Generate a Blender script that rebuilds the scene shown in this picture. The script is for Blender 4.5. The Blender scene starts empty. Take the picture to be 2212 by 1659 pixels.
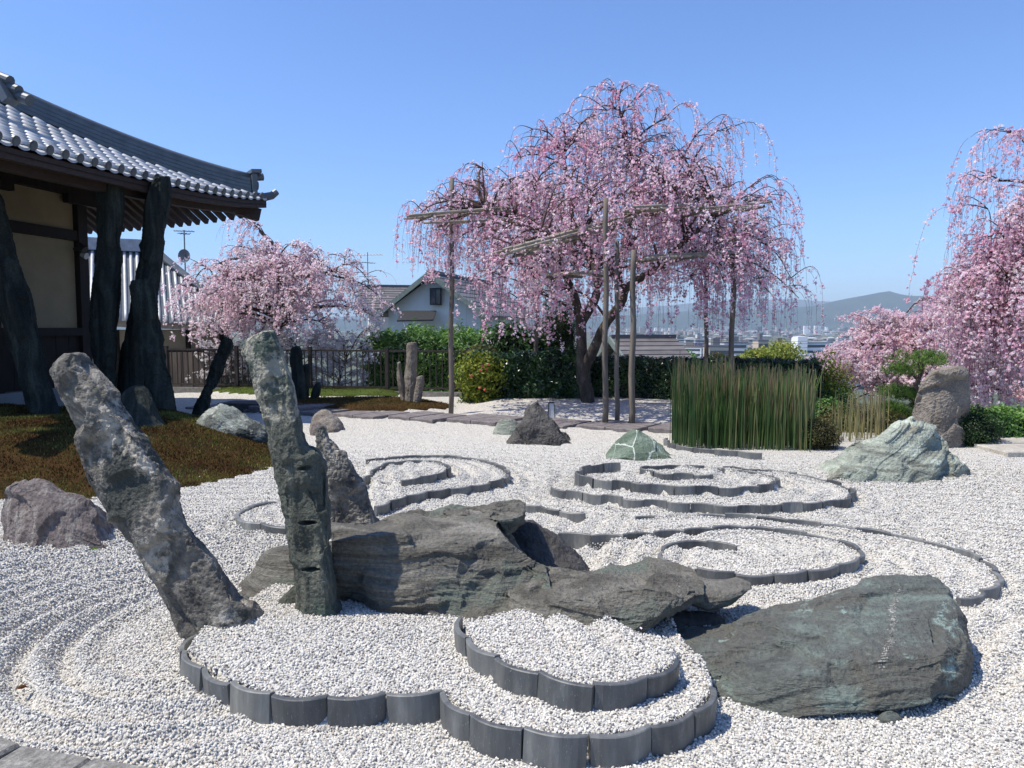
import bpy, math, random
import numpy as np
from mathutils import Vector, Matrix

# ------------------------------------------------------------------ camera, sky, sun, exposure
RNG = np.random.default_rng(7)
random.seed(7)
scene = bpy.context.scene
COL = scene.collection
CAM_H = 1.6
PITCH = math.radians(4.18)
FV, CX, CY = 1661.0, 1106.0, 829.5          # focal length and centre of the survey grid (2212 x 1659)

cam_d = bpy.data.cameras.new('camera')
cam_d.sensor_width = 36.0
cam_d.lens = 36.0 * FV / 2212.0
cam_d.clip_start = 0.05
cam_d.clip_end = 60000.0
cam = bpy.data.objects.new('camera', cam_d)
cam.location = (0, 0, CAM_H)
cam.rotation_euler = (math.radians(90) - PITCH, 0, 0)
COL.objects.link(cam)
scene.camera = cam

SUN_EL = math.radians(61.0)
SUN_AZ_DIR = (-1.0, -0.2)                   # where the sun stands, seen from above (x, y)
sx, sy = SUN_AZ_DIR
sl = math.hypot(sx, sy)
to_sun = Vector((sx / sl * math.cos(SUN_EL), sy / sl * math.cos(SUN_EL), math.sin(SUN_EL)))

world = bpy.data.worlds.new('World')
scene.world = world
world.use_nodes = True
wnt = world.node_tree
wnt.nodes.clear()
sky = wnt.nodes.new('ShaderNodeTexSky')
sky.sky_type = 'NISHITA'
sky.sun_disc = False
sky.sun_elevation = SUN_EL
sky.sun_rotation = math.atan2(to_sun.x, to_sun.y)
sky.altitude = 0.0
sky.air_density = 1.0
sky.dust_density = 0.6
sky.ozone_density = 1.5
bg = wnt.nodes.new('ShaderNodeBackground')
bg.inputs['Strength'].default_value = 0.118
wo = wnt.nodes.new('ShaderNodeOutputWorld')
tint = wnt.nodes.new('ShaderNodeMix')
tint.data_type = 'RGBA'; tint.blend_type = 'MULTIPLY'
tint.inputs[0].default_value = 1.0
tint.inputs[7].default_value = (.76, 1.0, 1.42, 1)
wnt.links.new(sky.outputs[0], tint.inputs[6])
wnt.links.new(tint.outputs[2], bg.inputs[0])
wnt.links.new(bg.outputs[0], wo.inputs[0])

sun_d = bpy.data.lights.new('sun', 'SUN')
sun_d.energy = 5.0
sun_d.angle = math.radians(0.5)
sun_d.color = (1.0, 0.935, 0.83)
sun = bpy.data.objects.new('sun', sun_d)
sun.rotation_euler = (-to_sun).to_track_quat('-Z', 'Y').to_euler()
sun.location = (-30, 0, 40)
COL.objects.link(sun)

vs = scene.view_settings
vs.view_transform = 'Standard'
vs.look = 'None'
vs.exposure = 0.32
vs.gamma = 1.0
vs.use_curve_mapping = False
scene.cycles.max_bounces = 6
scene.cycles.diffuse_bounces = 2
scene.cycles.transmission_bounces = 4
scene.cycles.transparent_max_bounces = 4
scene.cycles.volume_bounces = 0
scene.cycles.use_denoising = True

# ------------------------------------------------------------------ helpers
def ray(vx, vy):
    a, b = vx - CX, CY - vy
    c, s = math.cos(PITCH), math.sin(PITCH)
    return np.array([a, FV * c + b * s, -FV * s + b * c])

def at(vx, vy, Y):
    d = ray(vx, vy)
    t = Y / d[1]
    return np.array([d[0] * t, Y, CAM_H + d[2] * t])

def gr(vx, vy, z=0.0):
    d = ray(vx, vy)
    t = (z - CAM_H) / d[2]
    return np.array([d[0] * t, d[1] * t, z])

def sst(a, b, x):
    t = np.clip((x - a) / (b - a), 0, 1)
    return t * t * (3 - 2 * t)

_perm = np.random.default_rng(3).permutation(256)
_perm = np.concatenate([_perm, _perm])
_grad = np.random.default_rng(4).normal(size=(256, 3))
_grad /= np.linalg.norm(_grad, axis=1)[:, None]

def pn(P):
    """gradient noise, about -0.7..0.7"""
    P = np.asarray(P, dtype=np.float64)
    I = np.floor(P).astype(np.int64)
    F = P - I
    I &= 255
    u = F * F * F * (F * (F * 6 - 15) + 10)
    out = 0
    for dx in (0, 1):
        wx = u[:, 0] if dx else 1 - u[:, 0]
        hx = _perm[(I[:, 0] + dx) & 255]
        for dy in (0, 1):
            wy = u[:, 1] if dy else 1 - u[:, 1]
            hy = _perm[(hx + I[:, 1] + dy) & 255]
            for dz in (0, 1):
                wz = u[:, 2] if dz else 1 - u[:, 2]
                h = _perm[(hy + I[:, 2] + dz) & 255]
                g = _grad[h]
                d = g[:, 0] * (F[:, 0] - dx) + g[:, 1] * (F[:, 1] - dy) + g[:, 2] * (F[:, 2] - dz)
                out = out + wx * wy * wz * d
    return out

def fbm(P, o=4, gain=0.5):
    a, f, s = 1.0, 1.0, 0
    for k in range(o):
        s = s + a * pn(P * f + 17.3 * k)
        a *= gain
        f *= 2.03
    return s

def pn2(x, y, f, seed=0.0):
    return pn(np.stack([x * f, y * f, np.full_like(x, seed)], 1))

def worley(P):
    """distance to the nearest of jittered cell points"""
    I = np.floor(P).astype(np.int64)
    best = np.full(len(P), 9.0)
    for dx in (-1, 0, 1):
        for dy in (-1, 0, 1):
            for dz in (-1, 0, 1):
                J = I + np.array([dx, dy, dz])
                h = _perm[(_perm[(_perm[J[:, 0] & 255] + J[:, 1]) & 255] + J[:, 2]) & 255]
                c = J + 0.5 + 0.45 * _grad[h]
                best = np.minimum(best, ((P - c) ** 2).sum(1))
    return np.sqrt(best)

def tag(o, label=None, cat=None, group=None, kind=None):
    if label: o['label'] = label
    if cat: o['category'] = cat
    if group: o['group'] = group
    if kind: o['kind'] = kind
    return o

def empty(name, loc=(0, 0, 0), rz=0.0):
    o = bpy.data.objects.new(name, None)
    o.empty_display_size = 0.1
    o.location = loc
    o.rotation_euler = (0, 0, rz)
    COL.objects.link(o)
    return o

def mesh_data(name, V, F, mat=None, smooth=False, colors=None):
    """V (n,3); F: (m,k) array or list of such arrays"""
    if not isinstance(F, (list, tuple)):
        F = [F]
    F = [np.asarray(f, dtype=np.int32) for f in F if len(f)]
    me = bpy.data.meshes.new(name)
    V = np.asarray(V, dtype=np.float32)
    me.vertices.add(len(V))
    me.vertices.foreach_set('co', V.ravel())
    loops = np.concatenate([f.ravel() for f in F])
    tot = np.concatenate([np.full(len(f), f.shape[1], dtype=np.int32) for f in F])
    start = np.concatenate([[0], np.cumsum(tot)[:-1]]).astype(np.int32)
    me.loops.add(len(loops))
    me.loops.foreach_set('vertex_index', loops)
    me.polygons.add(len(tot))
    me.polygons.foreach_set('loop_start', start)
    me.polygons.foreach_set('use_smooth', np.full(len(tot), smooth, dtype=bool))
    if colors is not None:
        ca = me.color_attributes.new('Col', 'FLOAT_COLOR', 'POINT')
        c4 = np.ones((len(V), 4), dtype=np.float32)
        c4[:, :3] = colors
        ca.data.foreach_set('color', c4.ravel())
    me.update(calc_edges=True)
    if mat is not None:
        me.materials.append(mat)
    return me

def obj(name, me, parent=None, loc=None):
    o = bpy.data.objects.new(name, me)
    if parent is not None:
        o.parent = parent
    if loc is not None:
        o.location = loc
    COL.objects.link(o)
    return o

class MB:
    """collects boxes, bars, tubes and loose polygons into ONE mesh"""
    def __init__(self):
        self.v, self.q, self.t, self.n = [], [], [], 0
    def add(self, V, Q=(), T=()):
        V = np.asarray(V, float)
        if len(Q): self.q.append(np.asarray(Q) + self.n)
        if len(T): self.t.append(np.asarray(T) + self.n)
        self.v.append(V)
        self.n += len(V)
        return self
    def hexa(self, P):
        """8 corners: bottom 4 (ccw) then top 4"""
        return self.add(P, [[3, 2, 1, 0], [4, 5, 6, 7], [0, 1, 5, 4], [1, 2, 6, 5], [2, 3, 7, 6], [3, 0, 4, 7]])
    def box(self, x0, x1, y0, y1, z0, z1):
        return self.hexa([(x0, y0, z0), (x1, y0, z0), (x1, y1, z0), (x0, y1, z0),
                          (x0, y0, z1), (x1, y0, z1), (x1, y1, z1), (x0, y1, z1)])
    def bar(self, a, b, w, h, up=(0, 0, 1)):
        a, b, up = np.array(a, float), np.array(b, float), np.array(up, float)
        d = b - a; d /= np.linalg.norm(d)
        s = np.cross(d, up); s /= np.linalg.norm(s)
        u = np.cross(s, d)
        P = []
        for e in (a, b):
            pass
        c = [(-1, -1), (1, -1), (1, 1), (-1, 1)]
        A = [a + s * i * w / 2 + u * j * h / 2 for i, j in c]
        B = [b + s * i * w / 2 + u * j * h / 2 for i, j in c]
        return self.hexa(A + B)
    def tube(self, pts, rad, n=8, cap=True):
        pts = np.asarray(pts, float)
        m = len(pts)
        rad = np.broadcast_to(np.asarray(rad, float), (m,))
        T = np.gradient(pts, axis=0)
        T /= np.linalg.norm(T, axis=1)[:, None] + 1e-12
        ref = np.array([0, 0, 1.0]) if abs(T[0][2]) < 0.9 else np.array([0.0, 1.0, 0])
        S = np.cross(T, ref); S /= np.linalg.norm(S, axis=1)[:, None] + 1e-12
        U = np.cross(S, T)
        a = np.linspace(0, 2 * np.pi, n, endpoint=False)
        R = (np.cos(a)[None, :, None] * S[:, None, :] + np.sin(a)[None, :, None] * U[:, None, :]) * rad[:, None, None]
        V = (pts[:, None, :] + R).reshape(-1, 3)
        i = np.arange(m - 1)[:, None] * n
        j = np.arange(n)[None, :]
        k = (j + 1) % n
        Q = np.stack([i + j, i + n + j, i + n + k, i + k], -1).reshape(-1, 4)
        T3 = []
        if cap:
            V = np.vstack([V, pts[0], pts[-1]])
            c0, c1 = m * n, m * n + 1
            for q in range(n):
                T3.append([c0, q, (q + 1) % n])
                T3.append([c1, (m - 1) * n + (q + 1) % n, (m - 1) * n + q])
        return self.add(V, Q, T3)
    def data(self, name, mat=None, smooth=False):
        return mesh_data(name, np.vstack(self.v), [np.vstack(x) for x in (self.q, self.t) if len(x)], mat, smooth)
    def build(self, name, mat, parent=None, loc=None, smooth=False):
        """vertices are world (or parent-local) coordinates; loc moves the origin only"""
        if loc is not None:
            self.v = [v - np.asarray(loc, float) for v in self.v]
        return obj(name, self.data(name, mat, smooth), parent, loc)

# ------------------------------------------------------------------ materials
def new_mat(name):
    m = bpy.data.materials.new(name)
    m.use_nodes = True
    nt = m.node_tree
    nt.nodes.clear()
    out = nt.nodes.new('ShaderNodeOutputMaterial')
    p = nt.nodes.new('ShaderNodeBsdfPrincipled')
    nt.links.new(p.outputs[0], out.inputs[0])
    return m, nt, p, out

def N(nt, t, **kw):
    n = nt.nodes.new('ShaderNode' + t)
    for k, v in kw.items():
        if k.startswith('i_'):
            key = k[2:].replace('_', ' ')
            n.inputs[key].default_value = v
        else:
            setattr(n, k, v)
    return n

def ramp(nt, fac, stops):
    r = N(nt, 'ValToRGB')
    e = r.color_ramp.elements
    e[0].position, e[0].color = stops[0][0], (*stops[0][1], 1) if len(stops[0][1]) == 3 else stops[0][1]
    e[1].position, e[1].color = stops[-1][0], (*stops[-1][1], 1)
    for pos, c in stops[1:-1]:
        x = e.new(pos)
        x.color = (*c, 1)
    nt.links.new(fac, r.inputs[0])
    return r.outputs[0]

def noise_tex(nt, vec, scale, detail=6, rough=0.6, dist=0.0):
    n = N(nt, 'TexNoise')
    n.inputs['Scale'].default_value = scale
    n.inputs['Detail'].default_value = detail
    n.inputs['Roughness'].default_value = rough
    n.inputs['Distortion'].default_value = dist
    nt.links.new(vec, n.inputs['Vector'])
    return n.outputs[0]

def mixc(nt, fac, a, b, mode='MIX'):
    m = N(nt, 'Mix', data_type='RGBA', blend_type=mode)
    for s, v in ((m.inputs[0], fac), (m.inputs[6], a), (m.inputs[7], b)):
        if hasattr(v, 'type') and hasattr(v, 'links'):
            nt.links.new(v, s)
        elif isinstance(v, (tuple, list)):
            s.default_value = (*v, 1) if len(v) == 3 else v
        else:
            s.default_value = v
    return m.outputs[2]

def bump(nt, p, height, strength=0.5, dist=0.02):
    b = N(nt, 'Bump')
    b.inputs['Strength'].default_value = strength
    b.inputs['Distance'].default_value = dist
    nt.links.new(height, b.inputs['Height'])
    nt.links.new(b.outputs[0], p.inputs['Normal'])

def coords(nt, kind='Object', scale=(1, 1, 1), rot=(0, 0, 0)):
    tc = N(nt, 'TexCoord')
    mp = N(nt, 'Mapping')
    mp.inputs['Scale'].default_value = scale
    mp.inputs['Rotation'].default_value = rot
    nt.links.new(tc.outputs[kind], mp.inputs[0])
    return mp.outputs[0]

def rock_mat(name, dark, mid, light, grain=(1, 1, 1), rot=(0, 0, 0), gscale=4.0, lichen=None, lich_amt=0.5,
             lich_scale=6.0, rough=0.75, spec=0.35, bumpd=0.02, patch=None, patch_scale=1.5, patch_pos=0.55, contrast=0.18, lich_z=None):
    m, nt, p, out = new_mat(name)
    v = coords(nt)
    vg = coords(nt, scale=grain, rot=rot)
    g = noise_tex(nt, vg, gscale, 8, 0.62, 0.6)
    col = ramp(nt, g, [(0.5 - contrast, dark), (0.5, mid), (0.5 + contrast, light)])
    big = noise_tex(nt, v, patch_scale, 5, 0.6)
    if patch is not None:
        f = ramp(nt, big, [(patch_pos - 0.05, (0, 0, 0)), (patch_pos + 0.05, (1, 1, 1))])
        col = mixc(nt, f, col, patch)
    fine = noise_tex(nt, v, 45.0, 6, 0.7)
    col = mixc(nt, 0.55, col, ramp(nt, fine, [(0.3, (0.35, 0.35, 0.36)), (0.7, (1.5, 1.48, 1.42))]), 'MULTIPLY')
    if lichen is not None:
        l1 = noise_tex(nt, v, lich_scale, 9, 0.72)
        if lich_z:            # the weathered top carries more lichen
            sp = N(nt, 'SeparateXYZ'); nt.links.new(v, sp.inputs[0])
            mr = N(nt, 'MapRange'); mr.inputs[1].default_value = lich_z[0]; mr.inputs[2].default_value = lich_z[1]
            mr.inputs[3].default_value = -.06; mr.inputs[4].default_value = .13
            nt.links.new(sp.outputs[2], mr.inputs[0])
            ad = N(nt, 'Math', operation='ADD'); nt.links.new(l1, ad.inputs[0]); nt.links.new(mr.outputs[0], ad.inputs[1])
            l1 = ad.outputs[0]
        f = ramp(nt, l1, [(1 - lich_amt * 0.9, (0, 0, 0)), (1 - lich_amt * 0.9 + 0.07, (1, 1, 1))])
        col = mixc(nt, f, col, lichen)
    nt.links.new(col, p.inputs['Base Color'])
    p.inputs['Roughness'].default_value = rough
    p.inputs['Specular IOR Level'].default_value = spec
    med = noise_tex(nt, vg, gscale * 3.2, 8, 0.7)
    a = N(nt, 'Math', operation='ADD')
    nt.links.new(med, a.inputs[0]); nt.links.new(fine, a.inputs[1])
    bump(nt, p, a.outputs[0], 0.9, bumpd)
    return m

def plain_mat(name, col, rough=0.7, spec=0.3, metal=0.0, var=0.25, scale=8.0, bumpd=0.0, grain=(1, 1, 1), rand=0.0):
    m, nt, p, out = new_mat(name)
    v = coords(nt, scale=grain)
    n = noise_tex(nt, v, scale, 6, 0.65)
    c = ramp(nt, n, [(0.3, tuple(x * (1 - var) for x in col)), (0.7, tuple(min(1, x * (1 + var)) for x in col))])
    if rand:
        oi = N(nt, 'ObjectInfo')
        c = mixc(nt, 1.0, c, ramp(nt, oi.outputs['Random'], [(0, (1 - rand,) * 3), (1, (1 + rand,) * 3)]), 'MULTIPLY')
    nt.links.new(c, p.inputs['Base Color'])
    p.inputs['Roughness'].default_value = rough
    p.inputs['Specular IOR Level'].default_value = spec
    p.inputs['Metallic'].default_value = metal
    if bumpd:
        bump(nt, p, n, 0.7, bumpd)
    return m

def leaf_mat(name, rough=0.5, spec=0.4, trans=0.3, tint=(1.0, 1.0, 1.0)):
    """colour comes from the per-leaf attribute"""
    m, nt, p, out = new_mat(name)
    at_ = N(nt, 'Attribute')
    at_.attribute_name = 'Col'
    nt.links.new(at_.outputs['Color'], p.inputs['Base Color'])
    p.inputs['Roughness'].default_value = rough
    p.inputs['Specular IOR Level'].default_value = spec
    tr = N(nt, 'BsdfTranslucent')
    mx = N(nt, 'MixShader')
    mx.inputs[0].default_value = trans
    nt.links.new(mixc(nt, 1.0, at_.outputs['Color'], tint, 'MULTIPLY'), tr.inputs[0])
    nt.links.new(p.outputs[0], mx.inputs[1]); nt.links.new(tr.outputs[0], mx.inputs[2])
    nt.links.new(mx.outputs[0], out.inputs[0])
    return m

# ------------------------------------------------------------------ the lie of the garden
def c5(x, y): return (329.2 + .5704 * x, 1289.2 + .5704 * y)
def c3(x, y): return (1097.2 + .504 * x, 932.6 + .504 * y)
def c2(x, y): return (493.7 + .372 * x, 822.9 + .372 * y)

def chain(pts, f, z):
    return np.array([gr(*f(*p), z if np.isscalar(z) else z[i]) for i, p in enumerate(pts)])

EDG = {}
EDG['A'] = chain([(170, 137), (122, 205), (200, 262), (300, 318), (452, 366), (662, 376), (885, 362), (1098, 350)], c5, .115)
EDG['B'] = chain([(1102, 352), (1212, 434), (1408, 492), (1650, 512), (1886, 487), (2045, 432), (2128, 348)], c5, .125)
EDG['C'] = chain([(1172, 80), (1194, 150), (1300, 224), (1466, 288), (1675, 336), (1870, 300), (1993, 236)], c5, .205)
EDG['D1'] = chain([(978, 492), (930, 474), (865, 464), (790, 461), (720, 470), (675, 490), (653, 516), (662, 540), (712, 560), (790, 582),
                   (862, 597), (1030, 607), (1175, 602), (1300, 588), (1404, 571), (1480, 555), (1522, 535), (1524, 515), (1492, 490),
                   (1420, 465), (1300, 440), (1190, 418), (1055, 405), (930, 408), (810, 416), (690, 425), (580, 432), (455, 440), (325, 438), (215, 430)], c3, .11)
EDG['D2'] = chain([(545, 361), (640, 359), (760, 354), (860, 350), (960, 352), (1080, 361), (1200, 375), (1310, 390), (1450, 406), (1560, 421),
                   (1690, 440), (1790, 460), (1880, 485), (1970, 520), (2055, 555), (2085, 590), (2104, 625), (2096, 655), (2035, 682), (1930, 712)],
                  c3, [.045, .05, .055] + [.06] * 17)
EDG['D3'] = chain([(40, 300), (100, 306), (150, 315), (215, 337), (330, 357)], c3, [.06, .06, .06, .055, .04])
EDG['E1'] = chain([(185, 233), (250, 247), (370, 267), (520, 287), (690, 298), (860, 307), (935, 313), (1100, 311), (1200, 306), (1350, 298),
                   (1440, 285), (1488, 268), (1470, 238), (1405, 213), (1290, 187), (1170, 166), (1040, 154), (920, 148)], c3, .09)
EDG['E2'] = chain([(480, 130), (390, 136), (330, 146), (298, 162), (296, 180), (335, 192), (375, 200), (520, 218), (675, 232), (840, 236), (985, 234),
                   (1110, 227), (1165, 212), (1160, 196), (1110, 180), (1020, 165), (920, 154)], c3, .155)
EDG['E3'] = chain([(930, 152), (860, 147), (740, 141), (620, 144), (560, 152), (585, 165), (660, 174), (720, 181), (800, 181), (880, 178)], c3, .2)
EDG['F1'] = chain([(800, 462), (900, 446), (1040, 435), (1200, 429), (1330, 435), (1450, 450), (1540, 475), (1600, 506), (1622, 532), (1600, 565),
                   (1510, 586), (1420, 601), (1330, 616), (1225, 631), (1110, 647), (1020, 669), (940, 695), (850, 732)], c2, .085)
EDG['F2'] = chain([(780, 560), (825, 545), (850, 520), (880, 492), (940, 472), (1040, 457), (1130, 452), (1215, 463), (1266, 483), (1276, 502),
                   (1250, 522), (1185, 541), (1085, 559), (1000, 571)], c2, .14)
EDG['F3'] = chain([(280, 693), (160, 720), (78, 745), (48, 775), (56, 800), (135, 820), (290, 836), (400, 846)], c2, .075)
EDG['G'] = chain([(682, 26), (690, 45), (760, 60), (850, 72), (980, 84), (1090, 92)], c3, .07)

def close(name, extra, z=0.1):
    return np.vstack([EDG[name][:, :2]] + [gr(*p, z)[:2] for p in extra])

FILL = [  # polygon, height, rim width
    (np.vstack([EDG['A'][:, :2], EDG['B'][:, :2]] + [gr(x, y, .12)[:2] for x, y in ((1540, 1440), (1440, 1330), (1100, 1240), (600, 1250), (470, 1330))]), .10, .02),
    (np.vstack([EDG['C'][:, :2]] + [gr(x, y, .2)[:2] for x, y in ((1460, 1380), (1300, 1330), (1120, 1310))]), .085, .02),
    (close('D1', []), .05, .02),
    (close('D2', [(1900, 1400), (1500, 1400), (1260, 1220)]), .035, .03),
    (close('E1', []), .065, .021),
    (close('E2', []), .065, .021),
    (close('E3', []), .045, .021),
    (close('F1', []), .06, .02),
    (close('F2', []), .055, .02),
    (close('F3', [(640, 1110), (640, 1085)]), .055, .02),
]
MOSS = np.array([gr(*p, 0.0)[:2] for p in ((-500, 1100), (-200, 1085), (0, 1080), (180, 1082), (330, 1072), (400, 1060), (480, 1040), (560, 1020), (620, 1000),
                                           (655, 970), (650, 945), (600, 930), (520, 918), (420, 905), (320, 900), (150, 905), (0, 912), (-400, 925))])
MOSS2 = np.array([gr(*p, 0.0)[:2] for p in ((560, 897), (680, 892), (820, 895), (960, 888), (985, 882), (930, 872), (850, 866), (700, 868), (600, 872))])
MOSS3 = np.array([gr(*p, 0.0)[:2] for p in ((420, 846), (560, 858), (700, 860), (860, 858), (900, 852), (800, 846), (600, 838), (480, 836))])

def sdf(poly, x, y):
    """signed distance, positive inside"""
    d = np.full(x.shape, 1e9)
    ins = np.zeros(x.shape, bool)
    n = len(poly)
    for i in range(n):
        ax, ay = poly[i]
        bx, by = poly[(i + 1) % n]
        ex, ey = bx - ax, by - ay
        t = np.clip(((x - ax) * ex + (y - ay) * ey) / (ex * ex + ey * ey + 1e-12), 0, 1)
        d = np.minimum(d, (x - ax - t * ex) ** 2 + (y - ay - t * ey) ** 2)
        c = (ay > y) != (by > y)
        ins ^= c & (x < ex * (y - ay) / (ey if ey else 1e-12) + ax)
    d = np.sqrt(d)
    return np.where(ins, d, -d)

RC = gr(470, 1365)[:2]      # raked rings spread from the leaning stone

def zg(x, y, fine=True):
    x = np.asarray(x, float); y = np.asarray(y, float)
    shp = x.shape
    x, y = x.ravel(), y.ravel()
    z = 0.03 * pn2(x, y, 0.6) + 0.012 * pn2(x, y, 2.2, 3.1)
    inside = np.zeros_like(x)
    for poly, h, w in FILL:
        lo, hi = poly.min(0) - .3, poly.max(0) + .3
        k = (x > lo[0]) & (x < hi[0]) & (y > lo[1]) & (y < hi[1])
        if not k.any(): continue
        s = sdf(poly, x[k], y[k])
        f = sst(-w * .5, w * .5, s - (.028 if w == .021 else .006))
        if fine and h < .08:      # furrows run along the edging, inside and out
            z[k] += .017 * np.sin((s + .03 * pn2(x[k], y[k], 1.5, 6.0)) * 2 * np.pi / .2) * (1 - sst(.5, .9, np.abs(s))) * sst(.04, .1, np.abs(s))
        z[k] += h * f
        inside[k] = np.maximum(inside[k], f)
    # a soft mound inside the front bed, against the stones
    c = gr(690, 1375, .12)
    z += 0.055 * np.exp(-(((x - c[0]) / .55) ** 2 + ((y - c[1]) / .35) ** 2))
    if fine:
        # raking: rings round the leaning stone, long curves elsewhere
        r = np.hypot(x - RC[0], y - RC[1]) + .05 * pn2(x, y, 1.1, 9.0)
        wgt = sst(.45, .7, r) * (1 - sst(2.3, 3.2, r)) * (1 - inside) * (1 - sst(-.3, .4, x - RC[0] - .35))
        z += .040 * wgt * np.sin(r * 2 * np.pi / .19)
        r2 = np.hypot(x - 2.4, y - 2.0) + .06 * pn2(x, y, .9, 5.0)
        wgt2 = (1 - inside) * sst(3.0, 3.6, x + .15 * y) * sst(-1, 1, 9 - y)
        z += .025 * wgt2 * np.sin(r2 * 2 * np.pi / .21)
        r3 = y + .25 * np.sin(x * .7) + .1 * pn2(x, y, .8, 2.0)
        wgt3 = (1 - inside) * sst(5.5, 7, y) * (1 - sst(2.2, 3.5, x))
        z += .017 * wgt3 * np.sin(r3 * 2 * np.pi / .24)
    # moss mound at the hall, low banks at the back
    s = sdf(MOSS, x, y)
    z += .42 * sst(0.0, 1.7, s) * (.85 + .3 * pn2(x, y, .7, 8.0))
    z += .10 * sst(-.25, .4, sdf(MOSS2, x, y)) + .12 * sst(-.2, .4, sdf(MOSS3, x, y))
    # the gravel rises a little round the cherry
    z += .10 * sst(13.6, 15.2, y) * sst(-1.2, -.2, x) * (1 - sst(3.2, 5.0, x))
    z -= .9 * sst(12.2, 13.2, y) * sst(5.6, 6.4, x) + .6 * sst(19.0, 19.6, y)
    return z.reshape(shp)

def zg1(x, y):
    return float(zg(np.array([x]), np.array([y]), False)[0])

# ---- gravel material
def gravel_mat():
    m, nt, p, out = new_mat('white_gravel')
    v = coords(nt)
    vo = N(nt, 'TexVoronoi')
    vo.inputs['Scale'].default_value = 78.0
    nt.links.new(v, vo.inputs['Vector'])
    c = ramp(nt, vo.outputs['Color'], [(0.0, (.21, .20, .19)), (.3, (.45, .43, .385)), (1.0, (.64, .615, .55))])
    stain = noise_tex(nt, v, 1.3, 5, .6)
    c = mixc(nt, ramp(nt, stain, [(.55, (0, 0, 0)), (.8, (.35, .35, .35))]), c, (.62, .57, .45))
    nt.links.new(c, p.inputs['Base Color'])
    p.inputs['Roughness'].default_value = .85
    p.inputs['Specular IOR Level'].default_value = .2
    inv = N(nt, 'Math', operation='SUBTRACT')
    inv.inputs[0].default_value = 1.0
    nt.links.new(vo.outputs['Distance'], inv.inputs[1])
    bump(nt, p, inv.outputs[0], 1.0, .012)
    return m
M_GRAVEL = gravel_mat()

def grid_mesh(x0, x1, y0, y1, nx, ny, zf):
    xs, ys = np.linspace(x0, x1, nx), np.linspace(y0, y1, ny)
    X, Y = np.meshgrid(xs, ys)
    Z = zf(X, Y)
    V = np.stack([X, Y, Z], -1).reshape(-1, 3)
    i = np.arange(ny - 1)[:, None] * nx + np.arange(nx - 1)[None, :]
    Q = np.stack([i, i + 1, i + nx + 1, i + nx], -1).reshape(-1, 4)
    return V, Q

# one sheet with rows that widen away from the camera
def gravel_sheet():
    ys = [1.2]
    while ys[-1] < 20.5:
        ys.append(ys[-1] + max(.028, .0065 * ys[-1]))
    ys = np.array(ys)
    u = np.linspace(-1, 1, 460)
    W = .95 * ys + 2.2
    X = u[None, :] * W[:, None]
    Y = np.repeat(ys[:, None], len(u), 1)
    Z = zg(X, Y)
    # under the moss and at the outer rim the sheet dips out of the way
    V = np.stack([X, Y, Z], -1).reshape(-1, 3)
    nx = len(u)
    i = np.arange(len(ys) - 1)[:, None] * nx + np.arange(nx - 1)[None, :]
    Q = np.stack([i, i + 1, i + nx + 1, i + nx], -1).reshape(-1, 4)
    return mesh_data('gravel_bed', V, Q, M_GRAVEL, True)
gravel = obj('gravel_bed', gravel_sheet())
tag(gravel, 'raked bed of white gravel covering the whole garden floor', 'gravel', kind='structure')

# ---- loose pebbles, laid over the sheet where they can be told apart
def pebble_mat():
    m, nt, p, out = new_mat('pebble')
    oi = N(nt, 'ObjectInfo')
    c = ramp(nt, oi.outputs['Random'], [(0, (.15, .147, .143)), (.10, (.30, .29, .275)), (.2, (.48, .46, .415)), (.6, (.60, .575, .515)),
                                        (.93, (.70, .675, .61)), (.97, (.54, .47, .36)), (1.0, (.44, .37, .31))])
    v = coords(nt)
    st = N(nt, 'NewGeometry')
    stain = noise_tex(nt, st.outputs['Position'], 1.1, 4, .6)
    c = mixc(nt, ramp(nt, stain, [(.56, (0, 0, 0)), (.78, (.4, .4, .4))]), c, (.64, .58, .44))
    nt.links.new(c, p.inputs['Base Color'])
    p.inputs['Roughness'].default_value = .7
    p.inputs['Specular IOR Level'].default_value = .25
    return m

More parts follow.
